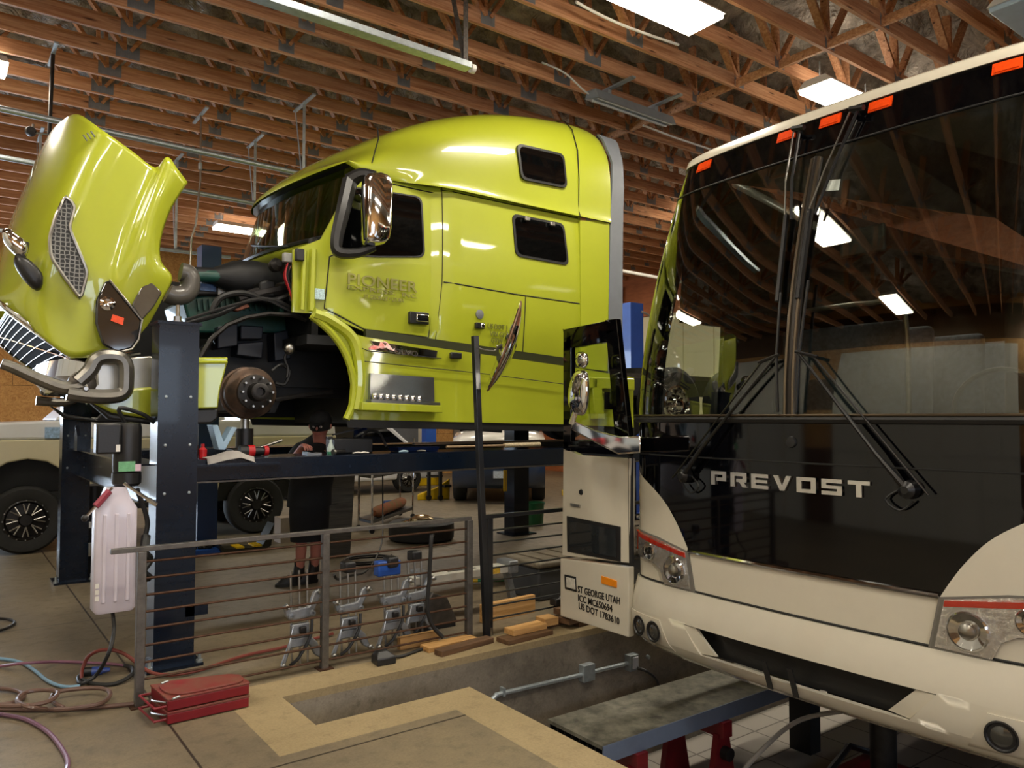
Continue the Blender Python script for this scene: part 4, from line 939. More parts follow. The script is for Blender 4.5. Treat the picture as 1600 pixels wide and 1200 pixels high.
# coach name in block letters
strokes = {
 'P': [(0, 0, .26, 1), (0, .76, 1, 1), (.76, .36, 1, 1), (.36, .3, 1, .54)], 'R': [(0, 0, .26, 1), (0, .76, 1, 1), (.76, .38, 1, 1), (.36, .34, 1, .56), (.6, .34, .74, 0)],
 'E': [(0, 0, .26, 1), (0, .76, 1, 1), (.2, .4, .95, .6), (0, 0, 1, .24)], 'V': [], 'O': [(0, 0, .26, 1), (.74, 0, 1, 1), (0, .76, 1, 1), (0, 0, 1, .24)],
 'S': [(0, .76, 1, 1), (0, .4, .24, 1), (0, .4, 1, .6), (.76, 0, 1, .6), (0, 0, 1, .24)], 'T': [(0, .76, 1, 1), (.37, 0, .63, 1)]}
u0, lw, gap, zb, lh = .588, .122, .034, 1.268, .088
for i, ch in enumerate('PREVOST'):
    b = MB(); ua = u0 - i * (lw + gap)
    def lp(x, y): return V(bf(ua - x * lw, zb + y * lh, -.014))
    def quad(P): b.prism([lp(*p) for p in P], (.016, 0, 0))
    for q in strokes[ch]:
        if ch == 'R' and q == (.6, .34, .74, 0): quad([(.5, .4), (.78, .4), (1.04, 0), (.74, 0)]); continue
        quad([(q[0], q[1]), (q[2], q[1]), (q[2], q[3]), (q[0], q[3])])
    if ch == 'V': quad([(0, 1), (.28, 1), (.62, 0), (.38, 0)]); quad([(1, 1), (.72, 1), (.38, 0), (.62, 0)])
    b.build('chrome_letter', mat('satin_chrome', 'f0eeea', .28, 1.0, var=.02), coach, smooth=False)
ftube([(.0, 1.555)], .01) if False else MB().lathe(bf(.0, 1.555, -.001), (-1, 0, 0), [(.035, 0), (.03, .012), (.001, .014)], 16).build('front_camera', BLACKP, coach)
# sticker on the glass
patch([(-.19, 3.045), (-.10, 3.06), (-.10, 3.13), (-.19, 3.115)], lambda u, z, d: bf(u, z, d - .004), .002, .1).build('pass_sticker', mat('pale_sticker_paper', 'aeb7ae', .5), coach, smooth=False)
# wipers
WB = mat('wiper_black', '0c0c0d', .35)
def wiper(piv, joint, dz, blade, s):
    a = MB().tube([bf(piv[0], piv[1], -.05), bf(piv[0] + (joint[0] - piv[0]) * .25, piv[1] + (joint[1] - piv[1]) * .25, -.07), bf(joint[0], joint[1], -.06)], [.024, .013, .008], 8).build('wiper_arm', WB, coach)
    MB().tube([bf(piv[0] + s * .10, piv[1] - .02, -.05), bf(joint[0] + s * .10, joint[1] - .03, -.06)], .006, 6).build('wiper_link', WB, a)
    MB().tube([bf(joint[0] + s * .12, joint[1] - .03, -.06), bf(joint[0] - s * .02, joint[1] + .01, -.06)], .011, 6).build('wiper_joint', WB, a)
    MB().tube([bf(blade[0][0], blade[0][1], -.045), bf(*joint, -.055), bf(blade[1][0], blade[1][1], -.045)], .009, 6).build('wiper_blade', WB, a)
    MB().lathe(bf(piv[0], piv[1], -.01), (-1, 0, 0), [(.05, 0), (.045, .05), (.02, .07), (.001, .07)], 14).build('wiper_pivot', WB, a)
    MB().tube([bf(piv[0] - s * .05, piv[1], -.02), bf(piv[0] - s * .12, piv[1] - .06, -.03), bf(piv[0] - s * .05, piv[1] - .11, -.03), bf(piv[0] + s * .02, piv[1] - .06, -.03)], .006, 5, smooth=5).build('washer_hose', BLACK, a)
wiper((.80, 1.31), (.075, 2.06), .1, ((.06, 1.73), (.09, 2.45)), 1)
wiper((-.68, 1.33), (-.075, 2.07), .1, ((-.06, 1.73), (-.09, 2.5)), -1)
for u0_, P in ((.21, [(.21, 3.555), (.185, 3.2), (.135, 2.93)]), (-.21, [(-.21, 3.575), (-.10, 3.2), (-.03, 2.93)])):
    a = MB().tube([bf(u, z, -.05) for u, z in P], .006, 6).build('upper_wiper_arm', STEEL, coach)
    MB().tube([bf(u - .05, z - .02, -.05) for u, z in P], .010, 6).build('wiper_link', WB, a)
    MB().tube([bf(u0_, 3.56, 0), bf(u0_, 3.56, -.06), bf(u0_ - .09, 3.54, -.06)], .018, 6).build('wiper_pivot', WB, a)
    MB().tube([bf(P[-1][0], 2.95, -.04), bf(P[-1][0] * .85, 2.4, -.035)], .018, 6).build('wiper_blade', WB, a)
# roof, sides
b = MB(); us = fr(-1.62, 1.62, 48); L = 10.4
def rrow(z, d, sc=1.0): return [V(bf(u, z, d)) for u in us] + [V((BX + L, BY - 1.34 * sc, z)), V((BX + L, BY + 1.34 * sc, z))]
rows = [rrow(3.60, -.012), rrow(3.66, -.012), rrow(3.695, .03), rrow(3.715, .15), rrow(3.72, .4)]
b.loft(rows, True, True); b.build('roof', COACH, coach, ang=40)
YL, YR = BY + 1.445, BY - 1.445
xd0, xd1 = 4.45, 5.12          # entry opening behind the front corner
b = MB(); b.box((xd1, YL - .05, .1), (BX + L, YL, 1.62)); b.box((xd0 - .06, YL - .05, .1), (xd1, YL, .3)); b.build('side_panel', COACH, coach, smooth=False)
MB().box((4.44, YR, .1), (BX + L, YR + .05, 1.62)).build('side_panel', COACH, coach, smooth=False)
def upside(name, y0, dy, x0, z0, x1=BX + L): # slightly inward-leaning black window band
    return MB().prism([(x0, y0, z0), (x1, y0, z0), (x1, y0 - dy, 3.63), (x0, y0 - dy, 3.63)], (0, -.04 if dy > 0 else .04, 0)).build(name, GLOSSK, coach, smooth=False)
upside('side_glass', YL, .13, xd1, 1.62); upside('door_header', YL - .05, .10, 4.62, 2.44, xd1)
upside('side_glass', YR, -.13, 4.5, 1.62)
MB().box((BX + L - .05, YR, .1), (BX + L, YL, 3.6)).build('rear_panel', COACH, coach, smooth=False)
# inside
TRIM = mat('dark_coach_trim', '1a1714', .6)
FAB = mat('patterned_blue_grey_fabric', '3c4654', .85, var=.5, scale=26)
MB().box((5.3, YR + .06, 1.0), (BX + L - .1, YL - .06, 1.1)).build('coach_floor', TRIM, coach, smooth=False)
MB().box((4.7, YR + .06, .2), (5.3, YL - .3, .95)).build('step_well', TRIM, coach, smooth=False)
MB().prism([(4.16, YR + .25, 1.62), (4.7, YR + .1, 1.66), (4.75, YR + .1, 1.0), (4.4, YR + .1, .7)], (0, 2.2, 0)).build('dashboard', TRIM, coach, bevel=.03)
MB().tube([V((4.85 + .09 * math.sin(a), BY - .75 + .22 * math.cos(a), 1.78 + .2 * math.sin(a))) for a in [i * math.pi / 10 for i in range(20)]], .016, 6, closed=True).build('steering_wheel', BLACKP, coach)
def seat(x, y, z, h=.95, m=FAB):
    q = MB().prism([(x, y - .24, z), (x + .12, y - .24, z), (x + .24, y - .22, z + h), (x + .12, y - .22, z + h)], (0, .48, 0)).build('passenger_seat', m, coach, bevel=.05, seg=3)
    MB().box((x - .42, y - .24, z - .12), (x + .05, y + .24, z + .02)).build('seat_cushion', m, q, bevel=.04)
for i in range(5):
    x = 6.3 + i * .95
    for y in (BY - 1.05, BY - .55, BY + .55, BY + 1.05): seat(x, y, 1.5)
seat(5.55, BY - .75, 1.45, 1.05, TRIM)
MB().box((5.9, BY + .25, 1.1), (5.94, YL - .1, 2.45)).build('modesty_panel', FAB, coach, bevel=.02)
MB().tube([(5.86, BY + .25, 1.2), (5.86, BY + .25, 2.5), (5.86, BY + .5, 2.6), (5.86, BY + 1.2, 2.6)], .02, 8, smooth=4).build('grab_rail', STEEL, coach)
MB().prism([(4.62, BY + .05, 2.72), (4.62, BY - .25, 2.72), (4.62, BY - .25, 2.9), (4.62, BY + .05, 2.9)], (.03, 0, 0)).build('inside_mirror', BLACKP, coach, bevel=.02)
# wheels on the rails
for x in (6.4, 12.2):
    for y, ax in ((YL - .02, (0, 1, 0)), (YR + .02, (0, -1, 0))): wheel((x, y, .2), .5, .3, ax, coach, .28)
MB().box((4.6, YR + .3, .15), (BX + L - .2, YL - .3, .95)).build('underbody', DK, coach, smooth=False)
# front door, swung open ahead of the corner, with its glass, lettering and lamps
DX = 4.05
def dp(px, py): return PX(DX, px, py)
def dplate(pts, t, name, m, parent, off=0, **k): return MB().prism([dp(*q) + V((off, 0, 0)) for q in pts], (t, 0, 0)).build(name, m, parent, **k)
def dyz(y0, y1, z0, z1, x0, x1): return MB().box((x0, y0, z0), (x1, y1, z1))
ye, yi = dp(880, 700).y, dp(985, 700).y; zt0, zt1 = dp(880, 513).z, dp(962, 498).z; zm = 1.405; zb = dp(973, 994).z
b = MB()
for P in ([(880, 515), (962, 498), (960, 532), (885, 545)], [(880, 515), (892, 520), (892, 705), (880, 705)], [(945, 500), (963, 498), (985, 702), (962, 704)], [(880, 690), (980, 686), (983, 712), (905, 708), (880, 696)]):
    b.prism([dp(*q) for q in P], (.05, 0, 0))
dr_ = b.build('entry_door', GLOSSK, coach, smooth=False, bevel=.004)
dplate([(886, 530), (955, 520), (972, 700), (890, 700)], .006, 'door_glass', glass_mat('clear_door_glass', (.88, .92, .88), .9), dr_, off=.03, smooth=False)
lower = dplate([(880, 700), (905, 711), (985, 716), (984, 880), (878, 868)], .05, 'door_panel', COACH, dr_, smooth=False, bevel=.006)
sk_ = dplate([(877, 872), (984, 886), (984, 996), (877, 962)], .06, 'door_skirt', COACH, dr_, off=-.012, smooth=False, bevel=.008)
MB().tube([dp(982, 712) + V((.02, 0, 0)), dp(984, 880) + V((.02, 0, 0))], .022, 6).build('door_edge_seal', BLACK, dr_)
wf = dplate([(886, 806), (970, 823), (970, 878), (887, 862)], .02, 'lower_window', BLACKP, lower, off=-.006, smooth=False, bevel=.003)
dplate([(890, 813), (963, 827), (964, 871), (891, 857)], .006, 'pane', mat('grey_reflective_glass', '25282a', .05, var=.3, scale=5), wf, off=-.010, smooth=False)
c = dp(908, 769); MB().lathe(c + V((.0, 0, 0)), (-1, 0, 0), [(.024, 0), (.02, .006), (.001, .006)], 14).build('door_lock', BLACKP, lower)
dplate([(893, 786), (907, 789), (907, 793), (893, 790)], .02, 'door_handle', STEEL, lower, off=-.012, smooth=False)
dplate([(942, 899), (966, 907), (966, 918), (942, 911)], .02, 'amber_marker', mat('amber_flat_reflector', 'e08518', .3), sk_, off=-.02, smooth=False, bevel=.003)
lf = dplate([(884, 897), (902, 901), (903, 925), (885, 920)], .02, 'step_lamp', BLACKP, sk_, off=-.018, smooth=False, bevel=.004)
dplate([(887, 901), (901, 904), (902, 921), (888, 917)], .01, 'lamp_lens', mat('frosted_lamp_lens', 'c9c6ba', .2, coat=.8, var=.2, scale=30), lf, off=-.022, smooth=False, bevel=.004)
for txt, a, c_, h in (('ST GEORGE UTAH', (905, 925), (971, 944.5), 10.5), ('ICC MC650694', (905.5, 938.5), (959, 956.5), 10.5), ('US DOT 1783610', (906.5, 951), (970, 976), 10.5)):
    p_, q_ = dp(*a), dp(*c_); lettering(txt, p_ + V((-.015, 0, 0)), (q_ - p_), (0, 0, 1), (q_ - p_).length, (dp(a[0], a[1] - h) - p_).length, .003, BLACKP, sk_)
# chrome coach mirror on its arm
MX = 3.80
def mp(px, py, o=0): return PX(MX + o, px, py)
arm = MB().loft([[mp(893, 655), mp(893, 672), mp(893, 668, .08), mp(893, 657, .08)], [mp(930, 672), mp(930, 692), mp(930, 688, .10), mp(930, 674, .10)], [mp(968, 682), mp(966, 710), mp(966, 706, .16), mp(968, 684, .16)], [mp(1001, 681), mp(1001, 708), mp(1001, 706, .40), mp(1001, 684, .40)]]).build('mirror_arm', CHROME, coach, ang=30, bevel=.012)
b = MB(); b.tube([mp(893, 662), mp(897, 650), mp(901, 640)], .022, 8); b.build('mirror_stem', CHROME, arm)
def mhead(P, name):
    C_ = V((sum(p[0] for p in P) / len(P), sum(p[1] for p in P) / len(P)))
    rg = lambda s, o: [mp(C_.x + (x - C_.x) * s, C_.y + (y - C_.y) * s, o) for x, y in P]
    return MB().loft([rg(.75, -.10), rg(.95, -.06), rg(1, 0), rg(.96, .06), rg(.85, .08)]).build(name, CHROME, arm, subsurf=1, ang=180)
mhead([(902, 548), (921, 549), (921, 572), (912, 578), (898, 574), (898, 556)], 'mirror_head')
mhead([(896, 580), (908, 576), (921, 578), (922, 610), (919, 645), (910, 652), (897, 648), (887, 634), (886, 618), (890, 595)], 'mirror_head')
# ------------------------------------------------------------------ things in the pit
rl = thing('pit_rail', 'dark steel wheel rail over the pit under the far wheels of the coach', 'wheel rail', (10, BY + 1.2, -1.15), 'wheel rails under the coach')
MB().box((5.9, YL - .38, -.42), (14.6, YL + .02, -.30)).build('rail_beam', DARKSTEEL, rl, smooth=False)
for x in (5.95, 8.5, 11.2, 14): MB().box((x, YL - .28, -1.15), (x + .15, YL - .08, -.42)).build('rail_leg', DK, rl, smooth=False)
dup(rl, (10, BY + 1.2 - (YL - YR) + .36, -1.15), label='dark steel wheel rail over the pit under the near wheels of the coach')
MAROON = mat('maroon_stand_paint', '6d1119', .45, var=.25)
pl = thing('gangway_bench', 'grey work plank with hollow ends resting on maroon stands in the pit', 'work plank', (4.4, 4.0, -1.15))
PLK = mat('scuffed_grey_plank', '827f70', .6, var=.0, scale=8, col2='3a3832'); PLE = mat('blue_grey_plank_edge', '66738a', .5)
MB().box((3.52, 3.76, -.475), (5.85, 4.33, -.45)).build('deck', PLK, pl, smooth=False)
b = MB()
for i in range(8):
    y = 3.77 + i * .0785; b.box((3.54, y, -.555), (5.85, y + .012, -.475))
b.box((3.54, 3.77, -.565), (5.85, 4.33, -.555)); b.build('hollow_core', DK, pl, smooth=False)
MB().box((3.52, 3.752, -.565), (5.85, 3.764, -.45)).build('edge_rail', PLE, pl, smooth=False)
def pit_stand(x, label):
    t = thing('pit_stand', label, 'stand', (x, 4.0, -1.15), 'maroon stands under the plank')
    MB().box((x - .05, 3.72, -.68), (x + .05, 4.3, -.565)).build('cross_bar', MAROON, t, smooth=False)
    for y in (3.76, 4.22):
        MB().loft([[(x - .16, y, -1.15), (x + .16, y, -1.15), (x + .16, y + .05, -1.15), (x - .16, y + .05, -1.15)], [(x - .06, y, -.66), (x + .06, y, -.66), (x + .06, y + .05, -.66), (x - .06, y + .05, -.66)]]).build('leg', MAROON, t, smooth=False)
    MB().cyl((x, 3.80, -.8), (x, 3.70, -.8), .05, 12).build('hand_wheel', DKM, t)
    return t
pit_stand(3.85, 'maroon stand under the near end of the grey plank'); pit_stand(4.75, 'maroon stand under the middle of the grey plank')
cj = thing('transmission_jack', 'dark oily jack standing in the pit beneath the coach front', 'jack', (5.2, 2.9, -1.15))
b = MB(); b.box((4.9, 2.5, -1.12), (6.2, 2.58, -1.0)); b.box((4.9, 3.3, -1.12), (6.2, 3.38, -1.0)); b.box((5.0, 2.5, -1.12), (5.1, 3.38, -1.02)); b.box((6.0, 2.5, -1.12), (6.1, 3.38, -1.02)); b.build('base_frame', MAROON, cj, smooth=False)
MB().cyl((5.5, 2.94, -1.05), (5.5, 2.94, -.35), .09, 14).build('ram', DKM, cj)
MB().box((5.2, 2.7, -.36), (5.8, 3.2, -.28)).build('saddle', DK, cj, smooth=False, bevel=.02)
for y in (2.54, 3.34):
    for x in (5.0, 6.1): MB().lathe((x, y - .02, -1.09), (0, 1, 0), [(.06, 0), (.06, .04)], 14).build('caster', DKM, cj)
for y in (2.7, 3.2): MB().tube([(4.9, y, -1.0), (5.5, y, -.75), (6.1, y, -1.0)], .025, 6).build('brace', DKM, cj)
cd = MB().tube([(4.2, 3.5, -1.12), (4.5, 3.55, -.95), (4.85, 3.5, -.72), (5.2, 3.4, -.55), (5.5, 3.1, -.45)], .017, 8, smooth=6)
single(cd, 'air_hose', mat('pale_grey_hose', '9b958c', .4), 'pale grey air hose rising from the pit floor to the coach underside', 'hose')
# conduit on the pit wall
cn = thing('wall_conduit', 'silver electrical conduit with two boxes along the pit wall', 'conduit', (4.0, 4.62, -.34))
MB().tube([PY(4.62, 768, 1094), PY(4.62, 774, 1088), PY(4.62, 785, 1083), PY(4.62, 880, 1061)], .017, 10, smooth=3).tube([PY(4.62, 880, 1061), PY(4.62, 990, 1034)], .017, 10).build('pipe', GALV, cn)
for a, w, m_ in ((912, .11, GALV), (984, .09, GALV)):
    q = PY(4.60, a, 1046 if a < 950 else 1030); bx = MB().box((q.x - .01, 4.585, q.z - .10), (q.x + w, 4.65, q.z + .03)).build('junction_box', GALV, cn, smooth=False, bevel=.004)
    if a > 950:
        MB().box((q.x + .02, 4.578, q.z - .08), (q.x + w - .01, 4.586, q.z + .01)).build('outlet_plate', mat('pale_outlet_plastic', 'c9cbd0', .4), bx, smooth=False)
q = PY(4.62, 786, 1083); MB().box((q.x - .01, 4.60, q.z - .02), (q.x + .01, 4.65, q.z + .04)).build('pipe_strap', GALV, cn, smooth=False)
q = PY(4.57, 996, 1044)
single(MB().tube([q, q + V((.03, -.06, -.01)), q + V((.12, -.08, -.08)), q + V((.2, -.06, -.2)), q + V((.22, -.05, -.4))], [.014, .009, .009, .009, .009], 8, smooth=5), 'power_cable', BLACK, 'short black power cord plugged into the pit wall outlet', 'cord')
single(MB().lathe(PY(4.64, 1011, 1026), (0, -1, 0), [(.018, 0), (.016, .025), (.001, .03)], 10), 'anchor_bolt', GALV, 'small silver bolt sticking out of the pit wall right of the outlet', 'bolt')
# ------------------------------------------------------------------ cable railing beside the pit
RAIL = mat('bare_steel_railing', '6e6a65', .4, .75, var=.25, scale=20); RUST = mat('rusty_railing_rod', '4d3526', .55, .6, var=.35, scale=30)
FY = 5.0
rg_ = thing('guard_railing', 'bare steel guard railing with rusty rods along the pit edge', 'railing', (2.1, FY, 0))
zt = .935
MB().box((.80, FY - .02, zt - .03), (3.30, FY + .02, zt)).build('top_rail', RAIL, rg_, smooth=False, bevel=.003)
for x in (.968, 2.117, 3.285):
    po = MB().box((x - .024, FY - .024, 0), (x + .024, FY + .024, zt - .03)).build('post', RAIL, rg_, smooth=False, bevel=.003)
    MB().box((x - .05, FY - .05, 0), (x + .05, FY + .05, .008)).build('foot_plate', RUST, po, smooth=False)
for i in range(9): MB().cyl((.97, FY, .055 + i * .0985), (3.285, FY, .055 + i * .0985), .0075, 8).build('rod', RUST, rg_)
rk = thing('guard_railing', 'black painted guard railing between the tall post and coach door', 'railing', (4.0, FY, 0))
BLKP = mat('black_satin_paint', '14161a', .35, coat=.2)
x0 = PY(FY, 764, 900).x
MB().box((x0 - .06, FY - .02, zt - .03), (5.6, FY + .02, zt)).build('top_rail', BLKP, rk, smooth=False, bevel=.003)
for x in (x0, 5.5): MB().box((x - .024, FY - .024, 0), (x + .024, FY + .024, zt - .03)).build('post', BLKP, rk, smooth=False, bevel=.003)
for i in range(8): MB().cyl((x0, FY, .12 + i * .0985), (5.5, FY, .12 + i * .0985), .0075, 8).build('rod', BLKP, rk)
q = PY(FY - .03, 764, 998); MB().box((q.x - .03, FY - .035, .0), (q.x + .03, FY - .02, .06)).build('latch', STEEL, rk, smooth=False)
# tall black post with a round mirror seen edge-on
mpst = thing('mirror_post', 'tall thin black post holding a round convex mirror seen edge-on', 'mirror', (3.40, 4.92, 0))
A, B = V((3.40, 4.92, 0)), PY(4.92, 742, 525)
MB().beam(A, B, .045, .045, (0, 1, 0)).build('pole', BLKP, mpst, smooth=False, bevel=.003)
c0, c1 = PY(4.8, 813, 477), PY(4.8, 764, 608); cc = (c0 + c1) / 2; rr = (c0 - c1).length / 2
axd = (c0 - c1).normalized(); vw = (cc - EYE).normalized(); nrm = axd.cross(vw).normalized()
nrm = (nrm * .998 - vw * .05).normalized()
if nrm.x < 0: nrm = -nrm
disc = MB().lathe(cc, nrm, [(.001, .085), (rr * .35, .076), (rr * .7, .045), (rr * .97, .004), (rr, -.012), (rr * .98, -.02), (rr * .6, -.026), (.001, -.03)], 40).build('convex_mirror', CHROME, mpst)
MB().lathe(cc, nrm, [(rr * 1.01, -.014), (rr * 1.015, -.004), (rr * .985, .002)], 40, caps=False).build('mirror_rim', mat('brown_mirror_rim', '6a4a33', .5), disc, solid=.004)
b = MB(); b.tube([PY(4.95, 745, 530), PY(4.93, 746, 543), PY(4.9, 772, 548), PY(4.86, 777, 540)], .006, 6, smooth=3); b.tube([PY(4.86, 777, 545), cc - nrm * .03], .014, 6); b.build('bracket', STEEL, mpst)
# ------------------------------------------------------------------ wheel clamps leaning on the rods
def clamp(x, y, h, label, tilt=.06, extra=None):
    t = thing('alignment_clamp', label, 'wheel clamp', (x, y, 0), 'cast aluminium alignment clamps behind the railing')
    def q(a, z, o=0): return V((x + a * .72, y + o + tilt * z, z))
    w = .19
    for a in (-.08, 0.0, .075):
        MB().cyl(q(a, .01), q(a * 1.05, h), .008, 8).build('guide_rod', STEEL, t)
    s = h / .62
    MB().prism([q(-.17, .40 * s), q(-.13, .42 * s), q(-.10, .37 * s), q(.08, .38 * s), q(.13, .47 * s), q(.20, .49 * s), q(.21, .46 * s), q(.16, .39 * s), (q(.10, .31 * s)), q(-.10, .30 * s), q(-.15, .34 * s)], (0, -.035, 0)).build('upper_jaw', ALU, t, bevel=.008)
    MB().prism([q(-.10, .19 * s), q(.08, .19 * s), q(.08, .28 * s), q(-.10, .28 * s)], (0, -.04, 0)).build('slide_block', ALU, t, bevel=.008)
    MB().prism([q(-.10, .13 * s), q(.08, .13 * s), q(.13, .06 * s), q(.19, -.0 + .03 * s), q(.22, .03 * s), q(.16, .14 * s), q(.09, .19 * s), q(-.10, .19 * s), q(-.15, .10 * s), q(-.20, .0 + .02 * s), q(-.17, .01 * s), q(-.12, .10 * s)], (0, -.035, 0)).build('lower_jaw', ALU, t, bevel=.008)
    for a, z in ((-.15, .40), (.19, .47), (-.185, .03), (.20, .045)):
        p_ = q(a, z * s, -.035); MB().lathe(p_, (0, -1, 0), [(.018, 0), (.018, .025), (.009, .03), (.006, .06), (.001, .062)], 10).build('grip_claw', STEEL, t)
    for a, z in ((-.10, .335), (.11, .335)): MB().lathe(q(a, z * s, -.034), (0, -1, 0), [(.022, 0), (.022, .01), (.01, .012), (.01, .002), (.001, .002)], 12).build('eyelet', ALU, t)
    MB().box(tuple(q(-.03, .22 * s, -.075)), tuple(q(.03, .265 * s, -.04))).build('spindle_block', DKM, t, bevel=.006)
    MB().tube([q(-.09, .27 * s, -.05), q(-.13, .18 * s, -.06), q(-.16, .10 * s, -.06)], .006, 6, smooth=4).build('safety_strap', STEEL, t)
    MB().tube([q(.09, .30 * s, -.06), q(.06, .2 * s, -.08), q(-.05, .08 * s, -.08), q(-.13, .0 + .03, -.06)], .011, 6, smooth=5).build('black_strap', BLACK, t)
    if extra: extra(t, q)
    return t
ORG_H = .60
def knob(t, q): MB().box(tuple(q(-.06, .58, -.05)), tuple(q(.06, .66, .05))).build('sensor_head', BLACKP, t, bevel=.015)
cl = lambda px, py: PZ(0, px, py)
a = cl(462, 1035); clamp(a.x, 5.16, .64, 'aluminium wheel clamp nearest the left railing bay, under the boots')
a = cl(537, 1018); clamp(a.x - .0, 5.18, .60, 'aluminium wheel clamp just right of the middle railing post', extra=knob)
def bluebox(t, q): MB().box(tuple(q(-.16, .52, -.02)), tuple(q(.10, .63, .06))).build('blue_sensor', BLUE, t, bevel=.01); knob(t, q)
a = cl(603, 1005); clamp(a.x, 5.17, .62, 'aluminium wheel clamp with a blue sensor box', extra=bluebox)
a = cl(645, 993); clamp(a.x, 5.28, .58, 'aluminium wheel clamp on the right, beside the hanging black hose', extra=knob)
# aluminium beam, case and broom handle on the floor behind
bm2 = thing('aluminium_beam', 'white aluminium beam lying on low legs behind the railing', 'beam', (4.5, 6.3, 0))
A, B = PZ(.36, 640, 907), PZ(.36, 800, 885)
MB().beam(A, B, .16, .06).build('beam', mat('white_aluminium', 'cfccc0', .35, .3), bm2, smooth=False, bevel=.004)
d_ = (B - A).normalized()
for k in (.1, .95):
    p_ = A.lerp(B, k); MB().prism([p_ + d_ * -.03, p_ + d_ * .03, p_ + d_ * .12 + V((0, 0, -.36)), p_ + d_ * .06 + V((0, 0, -.36))], (0, .05, 0)).build('leg', ALU, bm2, smooth=False)
    MB().box(p_ + V((-.05, -.10, -.04)), p_ + V((.05, .10, .07))).build('end_bracket', ALU, bm2, bevel=.01)
for k in (.35, .45): p_ = A.lerp(B, k); MB().beam(p_ + V((0, 0, .031)), p_ + d_ * .18 + V((0, 0, .031)), .025, .004).build('slot', BLACKP, bm2, smooth=False)
p_ = A.lerp(B, .70) + V((0, -.082, 0)); MB().beam(p_, p_ + d_ * .12, .003, .05).build('yellow_label', mat('yellow_label', 'c9a43a', .5, var=.4, scale=60), bm2, smooth=False)
A, B = PZ(.03, 737, 907), PZ(.03, 800, 906)
bh = thing('broom_handle', 'green broom handle with yellow tip lying behind the railing', 'handle', (*((A + B) / 2).xy, 0))
MB().cyl(A.lerp(B, .15), B, .016, 10).build('handle', mat('green_handle', '1d7a47', .4), bh); MB().cyl(A, A.lerp(B, .15), .018, 10).build('tip', YELLOW, bh)
A = PZ(0, 880, 965); cs = thing('battery_case', 'grey ribbed equipment case behind the black railing by the door', 'case', (5.0, 5.9, 0))
MB().box((4.45, 5.6, 0), (6.0, 6.1, .30)).build('body', mat('charcoal_case', '35373a', .5), cs, bevel=.02)
l_ = MB().box((4.43, 5.58, .30), (6.02, 6.12, .36)).build('lid', mat('dusty_lid', '6c6455', .6, var=.3), cs, bevel=.02)
for i in range(7): MB().box((4.55 + i * .2, 5.6, .36), (4.63 + i * .2, 6.1, .372)).build('rib', mat('dusty_lid', '6c6455', .6, var=.3), l_, smooth=False)
# timber offcuts on the curb
T1 = wood_mat('pale_cut_timber', 'a47a45', 'c89c62', '6b4522'); T2 = wood_mat('weathered_dark_timber', '493321', '684c32', '2a1a0e')
def board(p, q, w, h, z, m, label):
    p, q = V((p[0], p[1] - (.075 if p[1] < 5.05 else 0), z)), V((q[0], q[1] - (.075 if p[1] < 5.05 else 0), z)); d = (q - p).normalized(); L = (q - p).length; sd = V((-d.y, d.x, 0))
    b = MB().obox(V((0, 0, h / 2)), V((L / 2, 0, 0)), V((0, w / 2, 0)), V((0, 0, h / 2)))
    o = b.build('timber_board', m, None, smooth=False, bevel=.004); o.location = (p + q) / 2; o.rotation_euler = (0, 0, math.atan2(d.y, d.x))
    return tag(o, label, 'timber board', 'timber offcuts by the pit')
g = lambda px, py, z=0: tuple(PZ(z, px, py).xy)
board(g(655, 1014), g(730, 997), .12, .038, .0, T1, 'pale timber board lying flat on the curb, nearest the middle of the railing')
board(g(676, 1021), g(757, 999), .09, .04, .0, T2, 'dark weathered timber board lying on the curb beside the pale one')
board((2.72, 5.07), (3.05, 5.075), .05, .09, 0, T1, 'short timber block standing behind the rods near the black hose')
board(g(776, 1002), g(845, 985), .15, .035, .0, T2, 'dark timber board at the bottom right of the tall post')
board(g(786, 996), g(838, 984), .12, .045, .036, T1, 'bright sawn timber block on the dark board right of the tall post')
board((3.62, 5.32), (4.2, 5.36), .05, .15, .0, T1, 'timber plank on edge behind the black railing rods')
board(g(832, 978), g(878, 966), .15, .04, .0, T2, 'dark timber block at the foot of the board pile by the door')
board(g(835, 974, .04), g(856, 970, .04), .13, .06, .041, T1, 'small chunky timber block on the left of the board pile by the door')
board((4.18, 4.88), (4.75, 4.90), .13, .04, 0, T2, 'bottom timber board of the pile under the coach door corner')
board((4.05, 4.86), (4.6, 4.92), .14, .045, .041, T2, 'middle timber board of the pile under the coach door corner')
board((4.08, 4.95), (4.45, 4.99), .12, .05, .087, T2, 'top timber board of the pile under the coach door corner')
ck = thing('silver_bracket', 'curved silver bracket on the board pile by the coach door', 'bracket', (4.25, 4.9, .138))
MB().tube([(4.15, 4.96, .17), (4.22, 4.92, .24), (4.32, 4.86, .2), (4.36, 4.83, .145)], [.02, .03, .03, .02], 8, smooth=4).build('arm', ALU, ck); MB().box((4.10, 4.93, .138), (4.20, 5.02, .2)).build('clamp_block', BLACKP, ck, bevel=.01)
